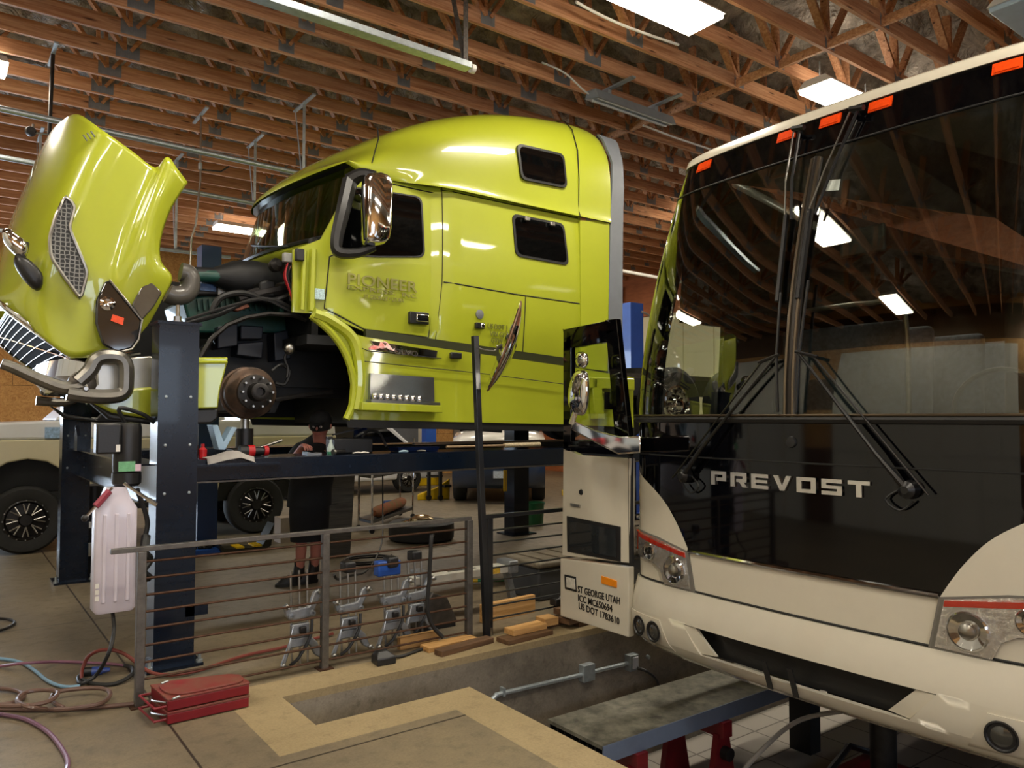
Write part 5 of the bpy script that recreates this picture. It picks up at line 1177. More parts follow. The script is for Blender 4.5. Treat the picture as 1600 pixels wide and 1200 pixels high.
# charger, hanging hose, dark unit by the third post
ad = thing('power_adapter', 'black power adapter on the curb by the lowest rod', 'adapter', (2.50, 4.87, 0))
q = PZ(0, 600, 1037)
MB().loft([[(q.x - .07, q.y - .04, 0), (q.x + .07, q.y - .05, 0), (q.x + .08, q.y + .07, 0), (q.x - .06, q.y + .08, 0)], [(q.x - .07, q.y - .04, .05), (q.x + .07, q.y - .05, .05), (q.x + .08, q.y + .07, .05), (q.x - .06, q.y + .08, .05)], [(q.x - .05, q.y + .0, .085), (q.x + .03, q.y + .0, .085), (q.x + .04, q.y + .06, .085), (q.x - .04, q.y + .06, .085)]]).build('body', BLACKP, ad, bevel=.008)
MB().tube([(q.x + .07, q.y + .03, .03), (q.x + .16, q.y + .04, .012), (q.x + .35, q.y + .10, .012), (q.x + .5, q.y + .13, .012)], .012, 6, smooth=5).build('cable', BLACK, ad)
single(MB().tube([PY(5.03, 676, 836), PY(4.985, 674, 842), PY(4.98, 671, 900), PY(4.975, 668, 950), PY(4.97, 676, 978), PY(4.95, 692, 996)], .015, 8, smooth=5), 'black_hose', BLACK, 'black hose hanging over the top rod of the railing', 'hose')
un = thing('printer_unit', 'dark tilted metal unit on the floor behind the third railing post', 'metal box', (3.1, 5.45, 0))
MB().prism([(3.03, 5.36, .10), (3.18, 5.36, .30), (3.32, 5.36, .24), (3.42, 5.36, .03), (3.05, 5.36, .03)], (0, .2, 0)).build('housing', DARKSTEEL, un, smooth=False, bevel=.008)
MB().box((3.05, 5.37, 0), (3.4, 5.54, .05)).build('base', BLACKP, un, smooth=False)
# folded red stand in front
rd = thing('folded_stand', 'folded red steel stand lying flat on the floor by the first railing post', 'folding stand', (1.28, 4.72, 0))
REDW = mat('scuffed_red_paint', '8c2529', .55, var=.25, scale=6, col2='74503f'); REDD = mat('deep_red_paint', '780c1a', .4, var=.1)
P0, P1 = PZ(0, 262, 1134), PZ(0, 389, 1105); P2 = P1 + V((.02, .27, 0)); P3 = P0 + V((-.03, .27, 0))
P3 = PZ(.15, 236, 1068) - V((0, 0, .15)); P2 = PZ(.15, 372, 1052) - V((0, 0, .15))
def lay(z0, z1, m, nm, k=1.0, par=None):
    c = (P0 + P1 + P2 + P3) / 4
    return MB().loft([[c + (p - c) * k + V((0, 0, z)) for p in (P0, P1, P2, P3)] for z in (z0, z1)]).build(nm, m, par or rd, smooth=False, bevel=.004)
lay(.005, .058, REDD, 'lower_tray'); lay(.058, .072, REDW, 'lower_lip', 1.02); lay(.078, .132, REDD, 'upper_tray'); lay(.132, .145, REDW, 'upper_lip', 1.02)
c = (P0 + P1 + P2 + P3) / 4; ov = round_poly([c + (p - c) * V((1, 1, 1)) * .95 + V((0, 0, .145)) for p in (P0, P1, P2, P3)], .13, 5)
MB().prism(ov, (0, 0, .012)).build('top_pad', REDW, rd, smooth=False, bevel=.004)
for z in (.03, .10):
    e0, e1 = P0 + V((-.005, .02, z)), P3 + V((-.005, -.02, z)); ou = (P0 - P1).normalized() * .06
    MB().tube([e0, e0 + ou, e1 + ou, e1], .007, 6).build('wire_handle', REDD, rd)
    MB().tube([e0 + V((0, 0, .02)), (e0 + e1) / 2 + ou * .5, e1 + V((0, 0, -.02))], .006, 6).build('scissor_link', STEEL, rd)
for a in ((270, 1092), (252, 1068)): q = PZ(.162, *a); MB().tube([q, q + V((.04, .02, .0))], .006, 6).build('hinge_pin', GALV, rd)
# hoses and cords on the floor
HZ = .014
def hose(pts, r, m, label, sm=6, z=None, nm='air_hose', n=8):
    P = [PZ(HZ if len(q) == 2 else q[2], q[0], q[1]) for q in pts]
    P = [V((p.x, p.y, max(p.z, r))) for p in P]
    return single(MB().tube(P, r, n, smooth=sm), nm, m, label, 'hose')
BRH = mat('brown_rubber_hose', '5e463c', .45, coat=.2); PUR = mat('purple_rubber_hose', '6f4d63', .45, coat=.2); BLH = mat('pale_blue_hose', '6f94ae', .4, coat=.2); RDH = mat('dusty_red_hose', '6e2f26', .5)
hose([(-60, 1112), (0, 1108), (60, 1109), (140, 1106), (230, 1097), (262, 1090)], .013, BRH, 'thick brown air hose running along the floor under the coils to the railing post')
hose([(100, 1107, .042), (80, 1093, .042), (95, 1080, .042), (150, 1075, .042), (172, 1082, .042), (160, 1098, .042), (120, 1106, .042), (85, 1109, .042)], .013, BRH, 'right-hand loop of brown hose beside the railing post')
hose([(72, 1108, .03), (45, 1105, .072), (27, 1095, .072), (40, 1082, .072), (70, 1078, .072), (90, 1082, .072), (80, 1094, .072), (55, 1101, .072), (20, 1103, .072), (-10, 1103, .072)], .013, BRH, 'middle loop of brown hose on the floor between two loops')
hose([(-30, 1078, .02), (0, 1076, .02), (25, 1079, .02), (38, 1088, .02), (20, 1098, .02), (-10, 1102, .02)], .013, BRH, 'brown hose loop cut off by the picture edge, beside the other loops')
hose([(-20, 1116), (0, 1116), (40, 1124), (75, 1144), (98, 1172), (106, 1195), (95, 1230)], .012, PUR, 'purple air hose curving towards the camera in the floor corner')
hose([(-30, 1042), (0, 1041), (30, 1037, .055), (60, 1035, .055), (95, 1034), (130, 1035), (180, 1038), (203, 1042)], .010, mat('mauve_hose', '7d5266', .45), 'thin mauve hose stretching flat across the floor behind the loops')
hose([(-20, 1028), (0, 1029), (30, 1034), (52, 1046), (75, 1064), (100, 1073), (125, 1072)], .011, BLH, 'pale blue air hose crossing under the mauve hose')
hose([(-20, 988), (0, 985), (15, 979), (23, 972), (10, 967), (-20, 966)], .011, DKM, 'dark hose end curling in from the picture edge far behind the loops')
q = PY(5.6, 178, 958)
single(MB().tube([V((.93, 5.68, .42)), PY(5.62, 178, 985), PY(5.5, 170, 1020), PZ(.05, 150, 1055), PZ(.02, 128, 1068), PZ(.02, 122, 1060), PZ(.02, 128, 1052)], .012, 8, smooth=6), 'power_cable', BLACK, 'black cord dropping from the white tank to the blue plug', 'cord')
hose([(127, 1062, .015), (129, 1045, .05), (140, 1024, .13), (165, 1015, .17), (195, 1022, .13), (240, 1052, .03), (300, 1050, .02), (380, 1025, .02), (440, 1012, .02), (520, 990, .02)], .012, RDH, 'dusty red hose arching over the blue plug and running behind the railing')
hose([(128, 1062, .015), (150, 1069, .015), (180, 1068, .015), (205, 1055, .03), (207, 1044, .03), (195, 1040, .03)], .013, BLACK, 'black cord loop on the floor round the blue plug', nm='power_cable')
pg = thing('cord_plug', 'blue and black electrical plug lying inside the cord loop', 'plug', (*PZ(0, 155, 1050).xy, 0))
A, B = PZ(.03, 132, 1050), PZ(.03, 172, 1046)
MB().cyl(A, A.lerp(B, .3), .028, 12).build('plug_face', BLACKP, pg); MB().cyl(A.lerp(B, .3), A.lerp(B, .7), .03, 12, .026).build('plug_body', mat('blue_plug', '30478c', .3, coat=.5), pg); MB().cyl(A.lerp(B, .7), B, .02, 10, .012).build('cord_grip', mat('blue_plug', '30478c', .3, coat=.5), pg)
# ------------------------------------------------------------------ mechanic under the wheel arch
SKIN = mat('skin', 'b8786a', .55, var=.08); CLOTH = mat('black_work_cloth', '101114', .85, var=.3)
pn = thing('person', 'mechanic in black shirt, long black shorts and boots leaning in under the wheel arch', 'person', (3.0, 7.6, 0))
def skinned(name, m, chains, parent, lv=2, root=0):
    vs, es, rs, idx = [], [], [], {}
    for ch in chains:
        pv = None
        for key, p, r in ch:
            if key not in idx: idx[key] = len(vs); vs.append(V(p) - ORG[parent]); rs.append(r)
            if pv is not None: es.append((idx[pv], idx[key]))
            pv = key
    me = bpy.data.meshes.new(name); me.from_pydata([tuple(v) for v in vs], es, [])
    o = bpy.data.objects.new(name, me); COL.objects.link(o); o.parent = parent; ORG[o] = ORG[parent]
    md = o.modifiers.new('skin', 'SKIN'); md.use_smooth_shade = True
    for i, sv in enumerate(me.skin_vertices[0].data): sv.radius = (rs[i], rs[i]); sv.use_root = (i == root)
    sb = o.modifiers.new('sub', 'SUBSURF'); sb.levels = sb.render_levels = lv
    me.materials.append(m)
    return o
PEL, CHE, NEK, HED = (3.02, 7.52, .98), (2.93, 7.12, 1.34), (2.88, 6.97, 1.50), (2.85, 6.88, 1.62)
def hand(side, w, d):
    """five fingers and a thumb rooted in the palm; w = wrist, d = pointing direction"""
    w, d = V(w), V(d).normalized(); s = d.cross(V((0, 0, 1))).normalized() * (1 if side == 'l' else -1); out = []
    pm = w + d * .07
    for i, (o_, L) in enumerate(((-.030, .060), (-.010, .072), (.010, .068), (.028, .052))):
        b = pm + s * o_ + d * .02
        out.append([(side + 'palm', pm, .024), (side + 'k%d' % i, b, .011), (side + 'm%d' % i, b + d * L * .6 + V((0, 0, -.012)), .009), (side + 't%d' % i, b + d * L * .85 + V((0, 0, -.038)), .008)])
    out.append([(side + 'palm', pm, .024), (side + 'th', pm - s * .035 - d * .01, .011), (side + 'tt', pm - s * .05 + d * .03 + V((0, 0, -.015)), .009)])
    return out
LW, RW = (2.62, 6.72, 1.44), (3.02, 6.62, 1.44)
body = skinned('body', SKIN, [
    [('pel', PEL, .15), ('wst', (2.98, 7.34, 1.16), .14), ('che', CHE, .16), ('nek', NEK, .058), ('chin', (2.86, 6.92, 1.57), .075), ('hed', HED, .098), ('crn', (2.85, 6.87, 1.71), .075)],
    [('pel', PEL, .15), ('lh', (2.96, 7.58, .90), .095), ('lk', (2.94, 7.55, .48), .062), ('lc', (2.95, 7.58, .34), .058), ('la', (2.95, 7.62, .10), .038), ('lf', (2.80, 7.66, .04), .032)],
    [('pel', PEL, .15), ('rh', (3.12, 7.58, .90), .095), ('rk', (3.10, 7.56, .48), .064), ('rc', (3.11, 7.59, .34), .060), ('ra', (3.11, 7.63, .10), .038), ('rf', (2.95, 7.67, .04), .032)],
    [('che', CHE, .16), ('ls', (2.75, 7.14, 1.38), .07), ('le', (2.62, 6.95, 1.30), .045), ('lw', LW, .030), ('lpalm', V(LW) + V((0, -.07, 0)), .024)],
    [('che', CHE, .16), ('rs', (3.12, 7.06, 1.38), .07), ('re', (3.14, 6.85, 1.30), .045), ('rw', RW, .030), ('rpalm', V(RW) + V((0, -.07, 0)), .024)],
    *hand('l', LW, (0, -1, 0)), *hand('r', RW, (0, -1, 0))], pn)
fd = V((-.62, -.72, -.30)).normalized(); sd = fd.cross(V((0, 0, 1))).normalized(); ud = sd.cross(fd); H_ = V(HED)
fc = lambda a, b, c: H_ + sd * a + ud * b + fd * c
MB().loft([[fc(-.014, .02, .085), fc(.014, .02, .085), fc(.012, .03, .09), fc(-.012, .03, .09)], [fc(-.018, -.022, .105), fc(.018, -.022, .105), fc(.010, -.008, .125), fc(-.010, -.008, .125)]]).build('nose', SKIN, pn, subsurf=1)
for k in (-.034, .034):
    e_ = MB().ball(fc(k, .018, .086), .013, 10, 6).build('eye', mat('eye_white', 'cfc8c0', .3), pn); MB().ball(fc(k, .018, .095), .006, 8, 5).build('iris', BLACKP, e_)
    MB().ball(fc(k * 2.9, -.005, .0), .026, 8, 6, (.5, .7, 1)).build('ear', SKIN, pn)
MB().tube([fc(-.025, -.058, .088), fc(0, -.055, .096), fc(.025, -.058, .088)], .006, 6).build('mouth', mat('lips', '8c4a44', .5), pn)
HAIR = mat('dark_hair', '17120f', .7, var=.4, scale=40)
MB().loft([[fc(r * math.cos(a) * .98, h, r * math.sin(a) * 1.05 - .018) for a in [i * math.pi / 10 for i in range(20)]] for r, h in ((.102, -.03), (.108, .02), (.105, .07), (.085, .11), (.045, .135), (.002, .14))]).build('cap', CLOTH, pn)
MB().loft([[fc(x, .055, z) for x, z in ((-.075, .06), (-.05, .15), (0, .175), (.05, .15), (.075, .06))], [fc(x, .065, z) for x, z in ((-.075, .06), (-.05, .15), (0, .175), (.05, .15), (.075, .06))]]).build('cap_brim', CLOTH, pn)
def garment(name, secs):
    return MB().loft([[V(c) + V(ax) * (rx * math.cos(2 * math.pi * i / 20)) + V(ay) * (ry * math.sin(2 * math.pi * i / 20)) for i in range(20)] for c, ax, ay, rx, ry in secs]).build(name, CLOTH, pn, ang=70)
XA, YA, TA = (1, 0, 0), (0, 1, 0), V((0, .72, .69))
garment('shirt', [((3.02, 7.55, .80), XA, YA, .225, .185), ((3.02, 7.53, .98), XA, V((0, .98, .15)), .22, .185), ((2.99, 7.38, 1.14), XA, V((0, .88, .45)), .215, .18), ((2.95, 7.2, 1.28), XA, TA, .24, .175), ((2.93, 7.09, 1.39), XA, TA, .235, .15), ((2.90, 7.03, 1.46), XA, TA, .13, .10), ((2.89, 6.99, 1.50), XA, TA, .08, .08)])
for P in (((2.78, 7.14, 1.37), (2.68, 7.02, 1.33), (2.61, 6.93, 1.30)), ((3.09, 7.06, 1.37), (3.14, 6.95, 1.33), (3.14, 6.84, 1.30))): MB().tube(P, [.10, .085, .075], 14).build('sleeve', CLOTH, pn)
garment('shorts', [((3.03, 7.56, .95), XA, YA, .20, .165), ((3.03, 7.57, .72), XA, YA, .205, .165), ((3.03, 7.565, .58), XA, YA, .20, .15), ((3.03, 7.56, .45), XA, YA, .195, .14)])
BOOT = mat('black_leather_boot', '17161a', .5, var=.3)
for x, y in ((2.95, 7.62), (3.11, 7.63)):
    MB().tube([(x, y, .26), (x, y, .17)], [.052, .05], 12).build('sock', CLOTH, pn)
    bo = MB().loft([[V((x + a * .05 * k + ox, y + b * .05 * k2 + oy, z)) for a, b in [(math.cos(i * math.pi / 6), math.sin(i * math.pi / 6)) for i in range(12)]] for z, k, k2, ox, oy in ((.19, 1.1, 1.1, 0, 0), (.12, 1.15, 1.1, -.005, 0), (.085, 2.2, 1.1, -.06, .02), (.03, 2.8, 1.2, -.09, .03), (.012, 2.8, 1.2, -.09, .03))]).build('boot', BOOT, pn, ang=50)
    MB().loft([[V((x - .09 + a * .15, y + .03 + b * .065, z)) for a, b in [(math.cos(i * math.pi / 6), math.sin(i * math.pi / 6)) for i in range(12)]] for z in (0, .028)]).build('sole', BLACK, bo)
# ------------------------------------------------------------------ tools on the near runway
RZ = 1.387
def rp(px, py, z=0, y=6.06): q = PY(y, px, py); return V((q.x, y, RZ + z))
cl_ = MB(); A = rp(322, 0).x; pts = []
for j in range(9):
    for i in range(17):
        x = PY(6.0, 322 + i * 4.6, 700).x; y = 5.93 + j * .022
        z = 1.346 + .05 * math.exp(-((i - 9) / 5) ** 2) * (math.sin(j * .9 + i * .6) * .2 + .9) * (1 if 0 < i < 16 else .3) + (.042 if y > 5.955 else 0)
        cl_.v.append(V((x, y, z + .004)))
for j in range(8):
    for i in range(16): q = j * 17 + i; cl_.f.append([q, q + 1, q + 18, q + 17])
single(cl_, 'shop_cloth', mat('pale_grey_cloth', 'a19c98', .85, var=.15), 'pale grey rag draped on the runway edge beside the near lift post', 'rag', ang=180, solid=.004)
iw = thing('impact_wrench', 'red and black impact wrench lying on the runway below the hub', 'impact wrench', tuple(rp(440, 0)))
a, b_ = rp(385, 0, .052), rp(428, 0, .047)
w_ = MB().cyl(a, a.lerp(b_, .45), .045, 14).build('motor_housing', BLACKP, iw); MB().cyl(a.lerp(b_, .28), a.lerp(b_, .5), .047, 14).build('red_collar', RED, iw); MB().cyl(a.lerp(b_, .5), a.lerp(b_, .85), .034, 14, .03).build('gearbox', BLACKP, iw); MB().cyl(a.lerp(b_, .85), b_, .04, 14).build('red_nose', RED, iw)
MB().tube([a.lerp(b_, .3) + V((0, .02, 0)), a.lerp(b_, .3) + V((-.03, .14, -.03))], .022, 8).build('grip', BLACKP, iw)
vb = thing('hinged_ramp_flap', 'pair of pale blue steel flaps forming a V beside the jack', 'steel flap', tuple(rp(345, 0, 0, 6.2)))
BLF = mat('pale_blue_steel', 'a9c6d8', .4, .3)
for s, P in ((0, ((331,664),(341,664),(352,697),(342,703))), (1, ((343,703),(352,703),(371,668),(362,667)))): MB().prism([PY(6.2, *q) for q in P], (0, .14, 0)).build('flap', BLF, vb, smooth=False, bevel=.004)
bj = thing('axle_jack', 'black hydraulic jack standing on the runway under the front axle', 'jack', tuple(rp(380, 0, 0, 6.3)))
q = rp(382, 690, 0, 6.43)
MB().box(q + V((-.12, -.1, 0)), q + V((.14, .1, .06))).build('base', BLACKP, bj, bevel=.01); MB().cyl(q + V((0, 0, .06)), q + V((0, 0, .22)), .07, 16).build('cylinder', BLACKP, bj); MB().cyl(q + V((0, 0, .22)), q + V((0, 0, .32)), .035, 12).build('ram', STEEL, bj); MB().cyl(q + V((0, 0, .32)), q + V((0, 0, .345)), .05, 12).build('saddle', DKM, bj)
MB().cyl(q + V((.1, 0, .05)), q + V((.3, -.05, .12)), .012, 8).build('pump_handle', STEEL, bj)
def small(name, label, cat, mb, m, **k): return single(mb, name, m, label, cat, **k)
a = rp(489, 0, 0); small('steel_bracket', 'grey steel bracket lying on the runway in front of the mechanic', 'bracket', MB().prism([a, a + V((.12, 0, 0)), a + V((.12, 0, .02)), a + V((.07, 0, .012)), a + V((0, 0, .03))], (0, .12, 0)), ALU, smooth=False)
sb_ = thing('spray_bottle', 'small clear spray bottle with green base on the runway', 'bottle', tuple(rp(524, 0, 0, 6.2)))
a = rp(524, 0, 0, 6.2); MB().lathe(a, (0, 0, 1), [(.03, 0), (.032, .05), (.02, .08), (.012, .10), (.012, .13)], 14).build('bottle_body', mat('milky_bottle', 'b9c8c0', .3), sb_); MB().lathe(a, (0, 0, 1), [(.033, 0), (.033, .02), (.031, .022)], 14).build('green_base', mat('green_label', '3f8a6a', .4), sb_); MB().box(a + V((-.035, -.012, .125)), a + V((.015, .012, .15))).build('trigger_head', BLACKP, sb_, bevel=.004)
tb = thing('tool_case', 'open black tool case with a handle on the runway right of the mechanic', 'case', tuple(rp(545, 0, 0, 6.25)))
a = rp(530, 0, 0, 6.2); MB().box(a, a + V((.36, .2, .13))).build('case_body', BLACKP, tb, bevel=.01); MB().tube([a + V((.3, .1, .13)), a + V((.36, .1, .19)), a + V((.46, .08, .17)), a + V((.52, .06, .05))], .012, 8, smooth=5).build('black_hose', BLACK, tb); MB().beam(a + V((.02, .1, .16)), a + V((.30, .1, .22)), .02, .012).build('lid_edge', BLACKP, tb)
a = rp(530, 0, .022); fl_ = thing('flashlight', 'dark grey torch with a steel rim lying on the runway edge', 'torch', tuple(a - V((0, 0, .022))))
MB().cyl(a, a + V((.1, .03, 0)), .02, 12).build('torch_body', DKM, fl_); MB().cyl(a + V((-.02, -.006, 0)), a, .024, 12).build('torch_rim', STEEL, fl_)
for i, px in enumerate((557, 567, 628, 655)):
    a = rp(px, 0, .01, 6.02 if i < 2 else 6.03); small('loose_fitting', ['steel fitting nearest the torch on the runway edge', 'second steel fitting along from the torch on the runway edge', 'pale blue steel clip under the dark blue tray on the runway', 'flat steel clip right of the pale blue clip on the runway'][i], 'fitting', MB().tube([a, a + V((.05, .01, .004)), a + V((.09, .0, 0))], [.008, .012, .008], 8), STEEL if i != 2 else BLF)
a = rp(628, 0, 0, 6.2); tr = small('blue_tray', 'dark blue parts tray on the runway beneath the cab', 'tray', MB().loft([[a + V((0, 0, .0)), a + V((.4, 0, .0)), a + V((.4, .16, .0)), a + V((0, .16, .0))], [a + V((-.02, -.02, .04)), a + V((.42, -.02, .04)), a + V((.42, .18, .04)), a + V((-.02, .18, .04))]]), mat('dark_blue_tray', '16264f', .4), smooth=False)
pp = thing('wooden_pole', 'long tan pole with a ribbed grip lying along the runway', 'pole', tuple(rp(700, 0, 0, 6.3)))
a, b_ = rp(700, 0, .04, 6.05), rp(842, 0, .04, 6.05)
MB().cyl(a, a.lerp(b_, .6), .012, 10).build('shaft', mat('tan_wood', '93795a', .5), pp); MB().cyl(a.lerp(b_, .6), b_, .024, 12).build('ribbed_grip', mat('beige_grip', 'b9a888', .6, var=.3, scale=60), pp)
a, b_ = rp(650, 0, .065, 6.3), rp(880, 0, .065, 6.3); small('flat_bar', 'long brown flat bar lying along the runway behind the pole', 'bar', MB().beam(a, b_, .05, .02), mat('brown_bar', '6b5a48', .5), smooth=False)
for px, h, m_, nm, lb, ct in ((316, .16, BLACKP, 'grease_bottle', 'dark bottle beside the near lift post on the runway', 'bottle'), (329, .11, RED, 'red_can', 'small red can beside the dark bottle on the runway', 'can')):
    a = rp(px, 0, 0, 6.15); small(nm, lb, ct, MB().lathe(a, (0, 0, 1), [(.03, 0), (.032, h * .6), (.014, h * .75), (.014, h), (.001, h)], 14), m_)
# rag on the truck step
rg2 = MB(); c = PY(6.0, 601, 543)
for j in range(9):
    for i in range(13):
        u, v = (i - 6) / 6, (j - 4) / 4; k = max(0, 1 - u * u * .8 - v * v * .7)
        rg2.v.append(V((c.x + u * .13, 6.055 + v * .05, c.z - .025 + .085 * k * (.75 + .35 * math.sin(i * 2.1 + j * 1.7)))))
for j in range(8):
    for i in range(12): q = j * 13 + i; rg2.f.append([q, q + 1, q + 14, q + 13])
single(rg2, 'red_rag', mat('red_white_rag', 'c9342f', .8, var=.0, scale=14, col2='e9d9d6'), 'crumpled red and white rag on the truck step', 'rag', ang=180, solid=.004)
# ------------------------------------------------------------------ vehicles and gear in the rest of the shop
def car_wheel(c, r, parent, m=DKM, ax=(0, -1, 0)):
    o = MB().lathe(V(c), V(ax) * -1, [(r * .6, 0), (r * .66, -.01), (r * .92, -.01), (r, .04), (r, .2), (r * .92, .25), (r * .6, .25)], 32, caps=False).build('wheel', TYRE, parent)
    MB().lathe(V(c), ax, [(r * .61, 0), (r * .56, .01), (r * .5, -.05), (r * .2, -.03), (r * .16, .02), (.001, .02)], 24, caps=False).build('rim', m, o)
    u = V(ax).orthogonal().normalized(); v = V(ax).cross(u)
    for i in range(8):
        a0 = i * math.pi / 4; d0 = u * math.cos(a0) + v * math.sin(a0)
        for s in (-.16, .16):
            d1 = u * math.cos(a0 + s) + v * math.sin(a0 + s); MB().cyl(V(c) + d0 * r * .2 + V(ax) * .012, V(c) + d1 * r * .5 + V(ax) * .005, .009, 6).build('spoke', STEEL, o)
    for i in range(16):
        a0 = i * math.pi / 8; d0 = u * math.cos(a0) + v * math.sin(a0); MB().cyl(V(c) + d0 * r * .585, V(c) + d0 * r * .585 + V(ax) * .018, .009, 6).build('rim_bolt', STEEL, o)
    return o
CREAM = mat('cream_pickup_paint', 'c9c0a0', .3, coat=.7, var=.03); WHT = mat('white_pickup_paint', 'd9dadd', .3, coat=.7, var=.02)
pk = thing('pickup_truck', 'lifted cream and white pickup with black wheels parked behind the lift', 'pickup truck', (2.3, 12.3, 0))
PYN, PYF = 11.3, 13.2
def arch(cx, r, z0, n_=8): return [(cx - r * math.cos(math.pi * i / n_), z0 + r * math.sin(math.pi * i / n_)) for i in range(n_ + 1)]
low = [(-.35, .62)] + arch(.86, .56, .62) + [(1.45, .52), (3.12, .52)] + arch(3.72, .56, .62) + [(4.9, .62), (4.95, 1.42), (-.3, 1.42), (-.42, 1.1)]
MB().prism([(x, PYN, z) for x, z in low], (0, PYF - PYN, 0)).build('body', CREAM, pk, smooth=False, bevel=.02)
MB().prism([(x, PYN + .02, z) for x, z in ((-.3, 1.42), (4.95, 1.42), (4.93, 1.66), (3.3, 1.66), (1.2, 1.66), (-.2, 1.6))], (0, PYF - PYN - .04, 0)).build('upper_body', WHT, pk, smooth=False, bevel=.03)
cabp = [(1.15, 1.66), (1.75, 2.25), (3.0, 2.28), (3.3, 1.66)]
MB().prism([(x, PYN + .12, z) for x, z in cabp], (0, PYF - PYN - .24, 0)).build('cab', WHT, pk, smooth=False, bevel=.03)
gl_ = MB().prism([(x, PYN + .11, z) for x, z in ((1.35, 1.70), (1.8, 2.17), (2.9, 2.19), (3.15, 1.70))], (0, .02, 0)).build('side_window', DARKGLASS, pk, smooth=False)
MB().box((2.3, PYN + .10, 1.7), (2.36, PYN + .13, 2.2)).build('door_pillar', WHT, gl_, smooth=False)
for x in (1.42, 2.35, 3.1): MB().box((x, PYN - .003, .6), (x + .008, PYN + .01, 1.6)).build('door_seam', SEAM, pk, smooth=False)
MB().box((1.45, PYN - .02, .48), (3.1, PYN + .1, .56)).build('rocker', BLACKP, pk, bevel=.02)
for x in (.86, 3.72): car_wheel((x, PYN + .02, .42), .42, pk); car_wheel((x, PYF - .02, .42), .42, pk, DKM, (0, 1, 0))
for x in (.24, 3.1): MB().box((x, PYN + .28, .58), (x + 1.24, PYF - .28, 1.25)).build('wheel_well', DK, pk, smooth=False)
MB().box((-.2, PYN + .1, .5), (4.8, PYF - .1, .75)).build('chassis', DK, pk, smooth=False)
q = PY(PYN - .005, 83, 676); MB().box((q.x - .09, PYN - .006, q.z - .07), (q.x + .1, PYN + .02, q.z + .07)).build('blue_patch', mat('pale_blue_patch', '8ea9c8', .3, var=.4, scale=30), pk, smooth=False)  # small pale blue patch on the upper body side
# navy car facing the camera; glare on its hood is painted white
nv = thing('parked_car', 'navy car with white glare painted on its hood, facing the shop floor beyond the runway', 'car', (8.7, 12.9, 0))
NVY = mat('navy_car_paint', '22344f', .3, coat=.7); WH2 = mat('hood_glare_white', 'd9d6cc', .25, coat=.8, var=.02)
cx, cy = 8.7, 12.2; Rv = V((math.sin(YAW), -math.cos(YAW), 0)); Fv = V((math.cos(YAW), math.sin(YAW), 0))
def cw(a, b, z): return V((cx, cy, 0)) + Rv * a + Fv * b + V((0, 0, z))
MB().loft([[cw(a, b + .25 * (a / .9) ** 2, z) for a in (-.92, -.6, 0, .6, .92)] + [cw(a, 4.2, z) for a in (.92, -.92)] for b, z in ((.15, .3), (.0, .45), (-.02, .75), (.06, 1.0), (.15, 1.22))]).build('body', NVY, nv, ang=50)
MB().loft([[cw(a, .12 + .25 * (a / .9) ** 2 + b, z - .09 * (a / .9) ** 2) for a in (-.92, -.75, -.4, 0, .4, .75, .92)] for b, z in ((0, 1.24), (.25, 1.37), (.8, 1.44), (1.3, 1.47))], closed=False, caps=False).build('hood', WH2, nv, ang=60, solid=.02)
MB().loft([[cw(a, b, z) for a in (-.85, .85)] + [cw(a, b2, z) for a in (.85, -.85)] for b, b2, z in ((1.3, 4.0, 1.25), (1.9, 3.5, 1.75))]).build('cabin', DARKGLASS, nv, ang=30)
MB().prism([cw(-.9, .05, 1.0), cw(-.5, -.05, 1.0), cw(-.5, .0, 1.18), cw(-.88, .1, 1.2)], Fv * .05).build('headlight', LAMP, nv, smooth=False)
MB().prism([cw(-.1, -.06, .52), cw(.2, -.06, .52), cw(.2, -.06, .66), cw(-.1, -.06, .66)], Fv * .03).build('licence_plate', mat('pale_plate', 'b9c6d6', .4, var=.3, scale=40), nv, smooth=False)
for a in (-.92, .92): car_wheel(cw(a, .9, .34), .34, nv, DKM, tuple(Rv * (1 if a > 0 else -1)))
# white saloon far behind the hub
ws = thing('parked_car', 'white car parked far back, glimpsed beneath the truck front', 'car', (6.2, 16.3, 0))
def sal(x, y, z): return V((5.0 + x, 15.4 + y, z))
MB().prism([sal(x, 0, z) for x, z in ((0, .3), (4.3, .3), (4.35, .95), (3.6, 1.05), (2.9, 1.62), (1.4, 1.66), (.55, 1.15), (.02, .95))], (0, 1.75, 0)).build('body', WHT, ws, smooth=False, bevel=.05)
MB().prism([sal(x, -.004, z) for x, z in ((.75, 1.14), (1.45, 1.57), (2.8, 1.55), (3.4, 1.1))], (0, .02, 0)).build('side_window', DARKGLASS, ws, smooth=False)
for x in (.8, 3.5): car_wheel(sal(x, .0, .33), .33, ws)
# lift columns
def column(x, y, h, w, m, label):
    t = thing('lift_column', label, 'lift column', (x, y, 0))
    b = MB(); b.box((x - w / 2, y - .12, .02), (x + w / 2, y - .10, h)); b.box((x - w / 2, y - .10, .02), (x - w / 2 + .02, y + .12, h)); b.box((x + w / 2 - .02, y - .10, .02), (x + w / 2, y + .12, h)); b.build('column', m, t, smooth=False)
    MB().box((x - w / 2 - .08, y - .2, 0), (x + w / 2 + .08, y + .2, .02)).build('base_plate', m, t, smooth=False); return t
column(2.78, 10.5, 3.95, .25, mat('navy_column_paint', '17305a', .35, coat=.3), 'navy two-post lift column rising behind the engine')
t = column(9.95, 9.8, 3.75, .32, BLUE, 'bright blue lift column between the truck and the coach')
MB().tube([(10.05, 9.68, 3.6), (10.3, 9.66, 3.5), (10.4, 9.66, 3.1), (10.38, 9.66, 2.2)], .02, 8, smooth=5).build('cable_loop', STEEL, t)
column(10.3, 17.6, 3.4, .3, BLUE, 'blue lift column far back behind the tool trays')
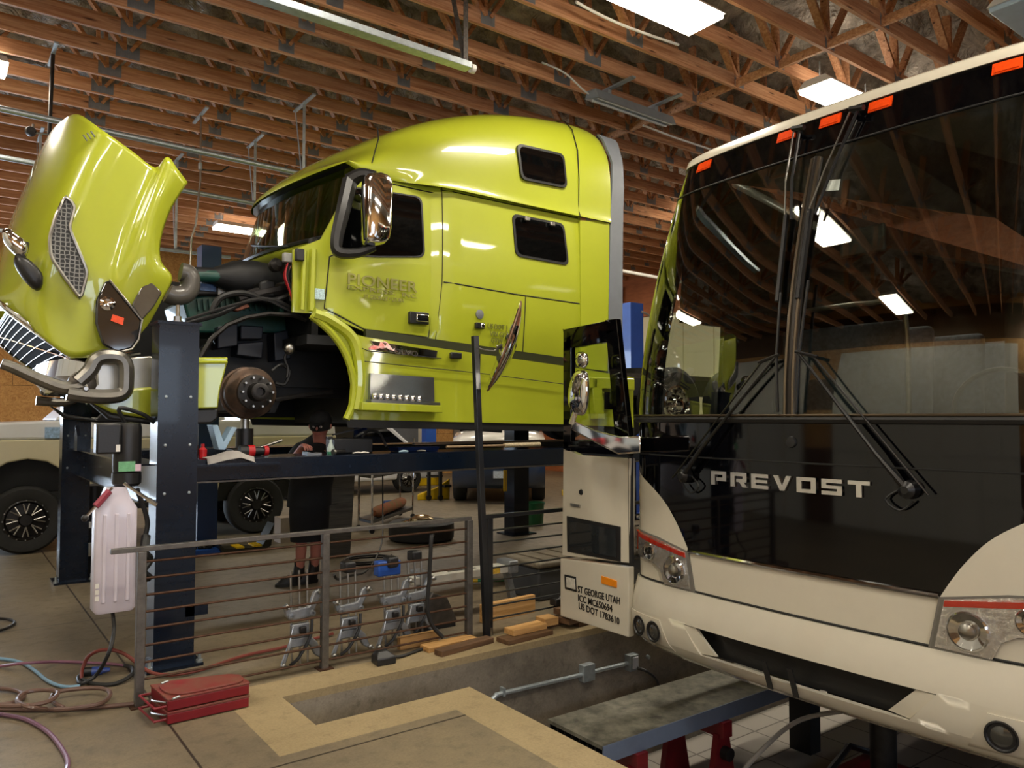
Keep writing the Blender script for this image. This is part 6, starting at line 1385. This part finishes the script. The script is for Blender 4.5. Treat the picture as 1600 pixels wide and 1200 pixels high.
# timber posts by the mechanic
tp_ = thing('timber_post', 'weathered grey timber block standing upright right of the mechanic', 'timber block', (3.9, 8.98, 0))
MB().prism([(3.74, 8.82, 0), (4.06, 8.82, 0), (4.12, 8.82, 1.1), (3.80, 8.82, 1.1)], (0, .3, 0)).build('block', wood_mat('grey_weathered_wood', '4e4a42', '6c665a', '2f2b26'), tp_, smooth=False, bevel=.01)
column(6.78, 9.05, 2.3, .27, NAVY, 'navy black post with a yellow strip standing in line with the tyre and green bucket')
yt = PY(8.9, 790, 750); small('yellow_tape', 'yellow strip hanging on the post beside the green bucket', 'strip', MB().box((yt.x - .02, 8.905, yt.z - .16), (yt.x + .03, 8.928, yt.z + .14)), YELLOW, smooth=False)
# tool cart
ct = thing('tool_cart', 'black tool cart on chrome legs standing past the mechanic', 'tool cart', (5.6, 10.4, 0))
lg = [PZ(0, 581, 834), PZ(0, 645, 810), PZ(0, 645, 810) + V((.0, .45, 0)), PZ(0, 581, 834) + V((.0, .45, 0))]
for p_ in lg: 
    l_ = MB().cyl(p_ + V((0, 0, .08)), p_ + V((0, 0, .98)), .016, 10).build('leg', CHROME, ct); MB().lathe(p_ + V((0, -.015, .04)), (0, 1, 0), [(.04, 0), (.04, .03)], 12).build('caster', BLACK, l_)
for z, h in ((.14, .05), (.80, .14)): MB().loft([[p_ + V((0, 0, z)) for p_ in lg], [p_ + V((0, 0, z + h)) for p_ in lg]]).build('shelf', BLACKP, ct, smooth=False, bevel=.01)
p_ = (lg[0] + lg[1]) / 2; MB().box(p_ + V((-.3, -.04, .82)), p_ + V((.1, -.03, .92))).build('drawer_label', mat('pale_label', 'bfbdb6', .5), ct, smooth=False)
a, b_ = lg[0] + V((.10, .14, .28)), lg[1] + V((-.10, .14, .28))
single(MB().tube([a, a.lerp(b_, .1), a.lerp(b_, .9), b_], [.04, .085, .085, .05], 14), 'blanket_roll', mat('tartan_blanket', '55552f', .9, var=.0, scale=9, col2='8a3a24'), 'rolled green and rust blanket on the lower shelf of the tool cart', 'blanket')
a = lg[1] + V((-.35, .36, .24))
single(MB().tube([a, a + V((.25, 0, 0))], .05, 10), 'rolled_rags', mat('blue_rag', '35518a', .8), 'blue rag bundle behind the blanket in the tool cart', 'rag')
single(MB().tube([PY(9.6, 598, 742), PY(9.5, 598, 800), PY(8.6, 596, 850), PY(7.5, 575, 890), PY(6.3, 545, 900), PY(5.45, 528, 905), PY(5.3, 522, 898)], .010, 6, smooth=6), 'power_cable', BLACK, 'black cord drooping from the tool cart to a wheel clamp', 'cord')
hc_ = PZ(0, 575, 880); single(MB().tube([(hc_.x + .3 * math.cos(i * .5) * (1 + .1 * math.sin(i)), hc_.y + .25 * math.sin(i * .5), .015 + .002 * i) for i in range(26)], .012, 6), 'coiled_cable', BLACK, 'black cable coiled flat on the floor beside the tool cart', 'cable')
# loose wheel lying flat
wl = thing('loose_roadwheel', 'truck tyre with a bright rim lying flat on the shop floor', 'tyre', (5.4, 9.42, 0))
c = V((5.4, 9.42, 0)); MB().lathe(c, (0, 0, 1), [(.27, .0), (.40, .0), (.45, .03), (.455, .10), (.455, .17), (.45, .23), (.40, .26), (.29, .255), (.27, .22)], 40, caps=False).build('tyre', TYRE, wl)
MB().lathe(c, (0, 0, 1), [(.275, .0), (.275, .24), (.25, .25), (.24, .2), (.19, .2), (.16, .30), (.08, .34), (.001, .35)], 30, caps=False).build('rim', mat('brassy_chrome_rim', 'd8c49a', .18, 1.0, var=.2), wl)
for i in range(10): a0 = i * math.pi / 5; MB().cyl(c + V((.2 * math.cos(a0), .2 * math.sin(a0), .2)), c + V((.2 * math.cos(a0), .2 * math.sin(a0), .25)), .016, 6).build('lug_nut', CHROME, wl)
def bucket(x, y, r, h, m, label, lid=None):
    t = thing('bucket', label, 'bucket', (x, y, 0))
    MB().lathe((x, y, 0), (0, 0, 1), [(r * .86, 0), (r, h), (r * 1.04, h), (r * 1.04, h - .03), (r * .98, h - .03)], 24, caps=True).build('pail', m, t)
    MB().tube([(x + r * math.cos(a0), y - .01, h - .04 - .5 * r * math.sin(a0)) for a0 in [i * math.pi / 8 for i in range(9)]], .005, 5).build('handle', STEEL, t)
    if lid: MB().lathe((x, y, h), (0, 0, 1), [(r * 1.02, .0), (r * 1.05, .02), (r * .5, .045), (.001, .05)], 24).build('lid', lid, t)
    return t
bucket(7.55, 9.6, .155, .36, mat('green_bucket_plastic', '14683f', .35, coat=.3), 'green plastic bucket on the floor near the coach door')
bucket(1.42, 8.75, .15, .33, mat('pale_blue_grey_bucket', '8d9ab5', .4), 'pale blue grey bucket with black lid between the left lift posts', BLACKP)
up = thing('waste_oil_drain', 'tall black oil drain standing behind the white tank', 'oil drain', (1.36, 9.6, 0))
MB().lathe((1.36, 9.62, 0), (0, 0, 1), [(.16, 0), (.16, .5), (.1, .56), (.1, .95), (.001, .97)], 20).build('drum', BLACKP, up); MB().box((1.25, 9.44, .2), (1.4, 9.47, .34)).build('paper_label', WHITEP, up, smooth=False)
# yellow floor lifts and a caster cart beyond
for i, (px, py, w_, lb) in enumerate(((652, 782, .7, 'nearer yellow steel lift arm on the floor beyond the tool cart'), (640, 760, .8, 'farther yellow steel lift arm on the floor beyond the tool cart'), (878, 775, 1.2, 'yellow steel beam on the floor right of the green bucket'))):
    a = PZ(0, px, py); t = thing('lift_arm', lb, 'lift arm', tuple(a)); d_ = Rv * .9 + Fv * .4
    MB().prism([a, a + d_ * w_, a + d_ * w_ + V((0, 0, .42 if i != 1 else .25)), a + d_ * w_ * .6 + V((0, 0, .25)), a + V((0, 0, .12))], Fv * .15).build('arm', YELLOW, t, smooth=False, bevel=.02)
    MB().box(a + d_ * w_ * .9 + V((-.08, -.08, .25)), a + d_ * w_ * .9 + V((.08, .08, .30))).build('pad', BLACK, t, smooth=False)
cc_ = thing('caster_stand', 'thin black stand on casters in front of the yellow lift arms', 'stand', tuple(PZ(0, 680, 782)))
for px in (670, 688):
    a = PZ(0, px, 782); l_ = MB().box(a + V((-.03, -.03, .1)), a + V((.03, .03, .95))).build('upright', BLACKP, cc_, smooth=False); MB().lathe(a + V((0, -.02, .06)), (0, 1, 0), [(.06, 0), (.06, .04), (.02, .045)], 14).build('caster', DKM, l_)
MB().beam(PZ(0, 666, 782) + V((0, 0, .5)), PZ(0, 692, 782) + V((0, 0, .5)), .04, .04).build('cross_bar', BLACKP, cc_, smooth=False)
a = PZ(0, 662, 778); small('oil_can', 'red can on the yellow lift arm beyond the tool cart', 'can', MB().lathe(a + Rv * .9 + V((0, 0, .43)), (0, 0, 1), [(.07, 0), (.07, .25), (.02, .3), (.02, .36)], 14), RED) if False else None
# clutter between pickup and railing
a = PZ(0, 312, 866); tr = thing('parts_tray', 'blue tray of dark metal parts on the floor behind the near lift post', 'tray', tuple(a))
MB().box(a + V((-.2, -.12, 0)), a + V((.22, .14, .07))).build('tray', mat('bright_blue_tray', '1d4fa0', .4), tr, smooth=False, bevel=.008)
rr_ = random.Random(5)
for i in range(9): p_ = a + V((rr_.uniform(-.15, .17), rr_.uniform(-.08, .1), .09)); MB().lathe(p_, (rr_.uniform(-1, 1), rr_.uniform(-1, 1), .5), [(.02, -.03), (.035, -.01), (.03, .03), (.012, .05)], 10).build('metal_part', DKM, tr)
a = PZ(0, 384, 864); rm_ = thing('car_ramp', 'dark steel ramp with yellow stripes on the floor behind the railing', 'ramp', tuple(a))
MB().prism([a + V((-.36, 0, .18)), a + V((-.26, 0, .08)), a + V((.2, 0, .05)), a + V((.36, 0, .34)), a + V((.32, 0, .06)), a + V((.2, 0, 0)), a + V((-.26, 0, 0))], (0, .26, 0)).build('ramp_plate', mat('olive_black_steel', '2c2a1e', .5, .4), rm_, smooth=False)
for x in (-.12, .1): MB().box(a + V((x, -.01, .065)), a + V((x + .1, .24, .085))).build('yellow_stripe', YELLOW, rm_, smooth=False)
a = PZ(0, 452, 848); cb_ = thing('cardboard_box', 'open pale cardboard box on the floor behind the mechanic', 'box', tuple(a))
MB().box(a + V((-.12, 0, 0)), a + V((.16, .25, .34))).build('carton', mat('pale_cardboard', 'a99a8e', .8), cb_, smooth=False); MB().box(a + V((.0, -.004, .1)), a + V((.1, .0, .15))).build('shipping_label', WHITEP, cb_, smooth=False)
a = PZ(0, 335, 806); tc_ = thing('tool_chest', 'red tool chest on the floor past the pickup', 'tool chest', tuple(a))
MB().box(a + V((-.3, 0, .1)), a + V((.35, .4, .6))).build('chest', RED, tc_, bevel=.01)
for z in (.22, .36, .5): MB().box(a + V((-.28, -.01, z)), a + V((.33, .01, z + .01))).build('drawer_gap', SEAM, tc_, smooth=False)
for x in (-.25, .3): MB().lathe(a + V((x, .05, .05)), (0, 1, 0), [(.05, 0), (.05, .04)], 12).build('caster', BLACK, tc_)
# back wall: bright window, grey cabinets, paper
PANE = emit_mat('bright_daylit_pane', 'cfe4f2', 2.2)
q0, q1 = PY(19.97, 325, 700), PY(19.97, 408, 640)
b = MB().box((q0.x, 19.93, .9), (q1.x + .2, 19.98, 2.2)); struct(b, 'window_1', PANE, smooth=False)
b = MB(); b.box((q0.x - .08, 19.9, .82), (q1.x + .28, 19.99, .9)); b.box((q0.x - .08, 19.9, 2.2), (q1.x + .28, 19.99, 2.28)); struct(b, 'trim_window', WHITEP, smooth=False)
cbn = thing('storage_cabinet', 'grey metal cabinet against the back wall', 'cabinet', (9.9, 19.7, 0))
MB().box((8.9, 19.4, 0), (11.0, 19.95, 1.9)).build('carcass', mat('grey_cabinet_paint', '5c6066', .4), cbn, smooth=False)
for x in (8.92, 9.97): d_ = MB().box((x, 19.37, .08), (x + 1.01, 19.4, 1.86)).build('door', mat('grey_cabinet_paint', '5c6066', .4), cbn, smooth=False); MB().box((x + .85, 19.34, .9), (x + .88, 19.37, 1.1)).build('handle', STEEL, d_, smooth=False)
single(MB().box((11.3, 19.96, .95), (11.75, 19.99, 1.8)), 'wall_notice', mat('plain_white_paper', 'd8d3c4', .7), 'plain white sheet pinned on the back wall right of the cabinet', 'paper', smooth=False)
b = MB(); b.box((12.55, 19.94, 0), (13.5, 19.99, 2.1)); o = struct(b, 'door_back', mat('grey_back_door', '7b746c', .5), smooth=False)
MB().lathe((12.65, 19.94, 1.0), (0, -1, 0), [(.03, 0), (.03, .05)], 12).build('knob', STEEL, o)
wb = thing('workbench', 'cluttered workbench along the back wall beyond the blue column', 'workbench', (7.6, 19.3, 0))
MB().box((6.9, 18.9, .86), (8.7, 19.8, .92)).build('worktop', T1, wb, smooth=False)
for x, y in ((6.95, 18.95), (8.6, 18.95), (6.95, 19.7), (8.6, 19.7)): MB().box((x, y, 0), (x + .06, y + .06, .86)).build('leg', DKM, wb, smooth=False)
# ------------------------------------------------------------------ overhead: door tracks, pipes, hangers, drops
def pipe(p, q, r, m, label, name='overhead_pipe', hang=()):
    p, q = V(p), V(q); t = thing(name, label, 'pipe', tuple((p + q) / 2))
    MB().cyl(p, q, r, 12).build('pipe', m, t)
    for k, px in hang:
        c = p.lerp(q, k); MB().beam(c, V((c.x, c.y, CZ + .02)), .035, .006, (0, 1, 0)).build('hanger', GALV, t, smooth=False)
        MB().beam(c + V((.0, .06, 0)), V((c.x - .02, c.y + .25, CZ - .01)), .03, .005, (1, 0, 0)).box((c.x - .02, c.y - .33, CZ - .02), (c.x + .02, c.y + .33, CZ)).build('hanger_brace', GALV, t, smooth=False)
        MB().cyl(c + V((-.02, 0, 0)), c + V((.02, 0, 0)), r * 1.25, 10).build('pipe_clip', GALV, t)
    return t
tk_ = thing('door_track', 'wide galvanised door track hung from perforated straps near the photographer', 'door track', (2.9, 5.45, 4.7))
A, B = PZ(4.7, 380, -8), PZ(4.7, 732, 109)
b = MB(); d_ = (B - A).normalized(); s_ = V((-d_.y, d_.x, 0))
b.beam(A, B, .10, .006); b.beam(A + s_ * .05 + V((0, 0, .025)), B + s_ * .05 + V((0, 0, .025)), .006, .05); b.beam(A - s_ * .05 + V((0, 0, .025)), B - s_ * .05 + V((0, 0, .025)), .006, .05); b.build('track', GALV, tk_, smooth=False)
MB().cyl(B + V((.02, 0, .02)), B + V((.06, 0, .02)), .04, 12).build('end_stop', WHITEP, tk_)
PERF = mat('perforated_dark_angle', '4a4540', .5, .6, var=.6, scale=60)
for dx, dy in ((.0, .0), (-.12, .12)): MB().beam(B + V((-.03, 0, .02)), B + V((dx - .03, dy, CZ + .05 - 4.7)), .045, .006, (0, 1, 0)).build('perforated_strap', PERF, tk_, smooth=False)
A, B = PZ(4.7, -40, 161), PZ(4.7, 460, 269)
pipe(A, A + (B - A) * 1.6, .032, GALV, 'upper of two long galvanised pipes running behind the truck hood', hang=((.648, 0),))
A, B = PZ(4.7, -40, 238), PZ(4.7, 403, 319)
pipe(A, B, .032, GALV, 'lower of two long galvanised pipes ending in front of the truck brow', hang=((.985, 0),))
A, B = PZ(4.2, -30, 356), PZ(4.2, 360, 402)
pipe(A, B, .028, GALV, 'third thin pipe low behind the truck hood', hang=((.2, 0), (.75, 0)))
A, B = PZ(4.7, 960, 421), PZ(4.7, 1100, 447)
pipe(A, B, .035, WHITEP, 'white pipe under the trusses between truck and coach', hang=((.7, 0),))
ap = thing('air_drop_pipe', 'thin vertical air pipe dropping from the trusses behind the truck hood', 'pipe', tuple(PY(10.2, 313, 178)))
MB().tube([PY(10.2, 314, 176), PY(10.2, 313, 280), PY(10.2, 306, 350), PY(10.2, 299, 372), PY(10.2, 297, 420)], .013, 8).build('pipe', STEEL, ap); MB().box((PY(10.2, 314, 178).x - .02, 9.9, CZ - .02), (PY(10.2, 314, 178).x + .02, 10.55, CZ)).build('mounting_bar', GALV, ap, smooth=False); MB().cyl(PY(10.2, 313, 255), PY(10.2, 313, 265), .025, 10).build('coupling', GALV, ap)
MB().tube([PY(10.2, 313, 265), PY(10.2, 345, 268), PY(10.2, 358, 260)], .011, 6).build('side_branch', DKM, ap)
av = thing('air_valve_drop', 'dark hanging pipe with a valve at its foot left of the truck hood', 'pipe', tuple(PY(9.4, 82, 85)))
MB().box((PY(9.4, 83, 84).x - .02, 9.1, CZ - .02), (PY(9.4, 83, 84).x + .02, 9.75, CZ)).build('mounting_bar', GALV, av, smooth=False); MB().tube([PY(9.4, 83, 80), PY(9.4, 77, 212)], .02, 8).build('pipe', DKM, av); MB().tube([PY(9.4, 77, 210), PY(9.4, 52, 207)], .012, 8).build('branch', STEEL, av); q = PY(9.4, 48, 205); MB().lathe(q, (0, -1, 0), [(.05, -.03), (.055, 0), (.04, .04)], 12).build('valve', DKM, av); MB().cyl(q + V((.02, 0, 0)), q + V((.02, 0, .08)), .012, 8).build('valve_handle', STEEL, av)
A = PZ(5.55, 1000, 50); single(MB().tube([PZ(5.585, 900, 3), PZ(5.57, 935, 22), PZ(5.56, 985, 44), PZ(5.585, 1060, 70)], .014, 8, smooth=5), 'white_conduit', mat('white_cable', 'd8d8d4', .5), 'white conduit running under the big lit ceiling light', 'conduit')
A = PZ(5.52, 1010, 198); single(MB().tube([PZ(5.585, 1005, 196), PZ(5.585, 1055, 215), PZ(5.585, 1118, 236)], .014, 8), 'white_conduit', mat('white_cable', 'd8d8d4', .5), 'white conduit right of the grey strip light above the truck', 'conduit')
dl = thing('wall_pipes', 'cluster of dark vertical pipes on the reddish wall between truck and coach', 'pipes', (14.9, 13.7, 0))
for i in range(3): MB().cyl((15.5, 13.0 + i * .28 + 2.7, 0), (15.5, 13.0 + i * .28 + 2.7, 5.4), .05, 10).build('pipe', DKM if i % 2 else STEEL, dl)
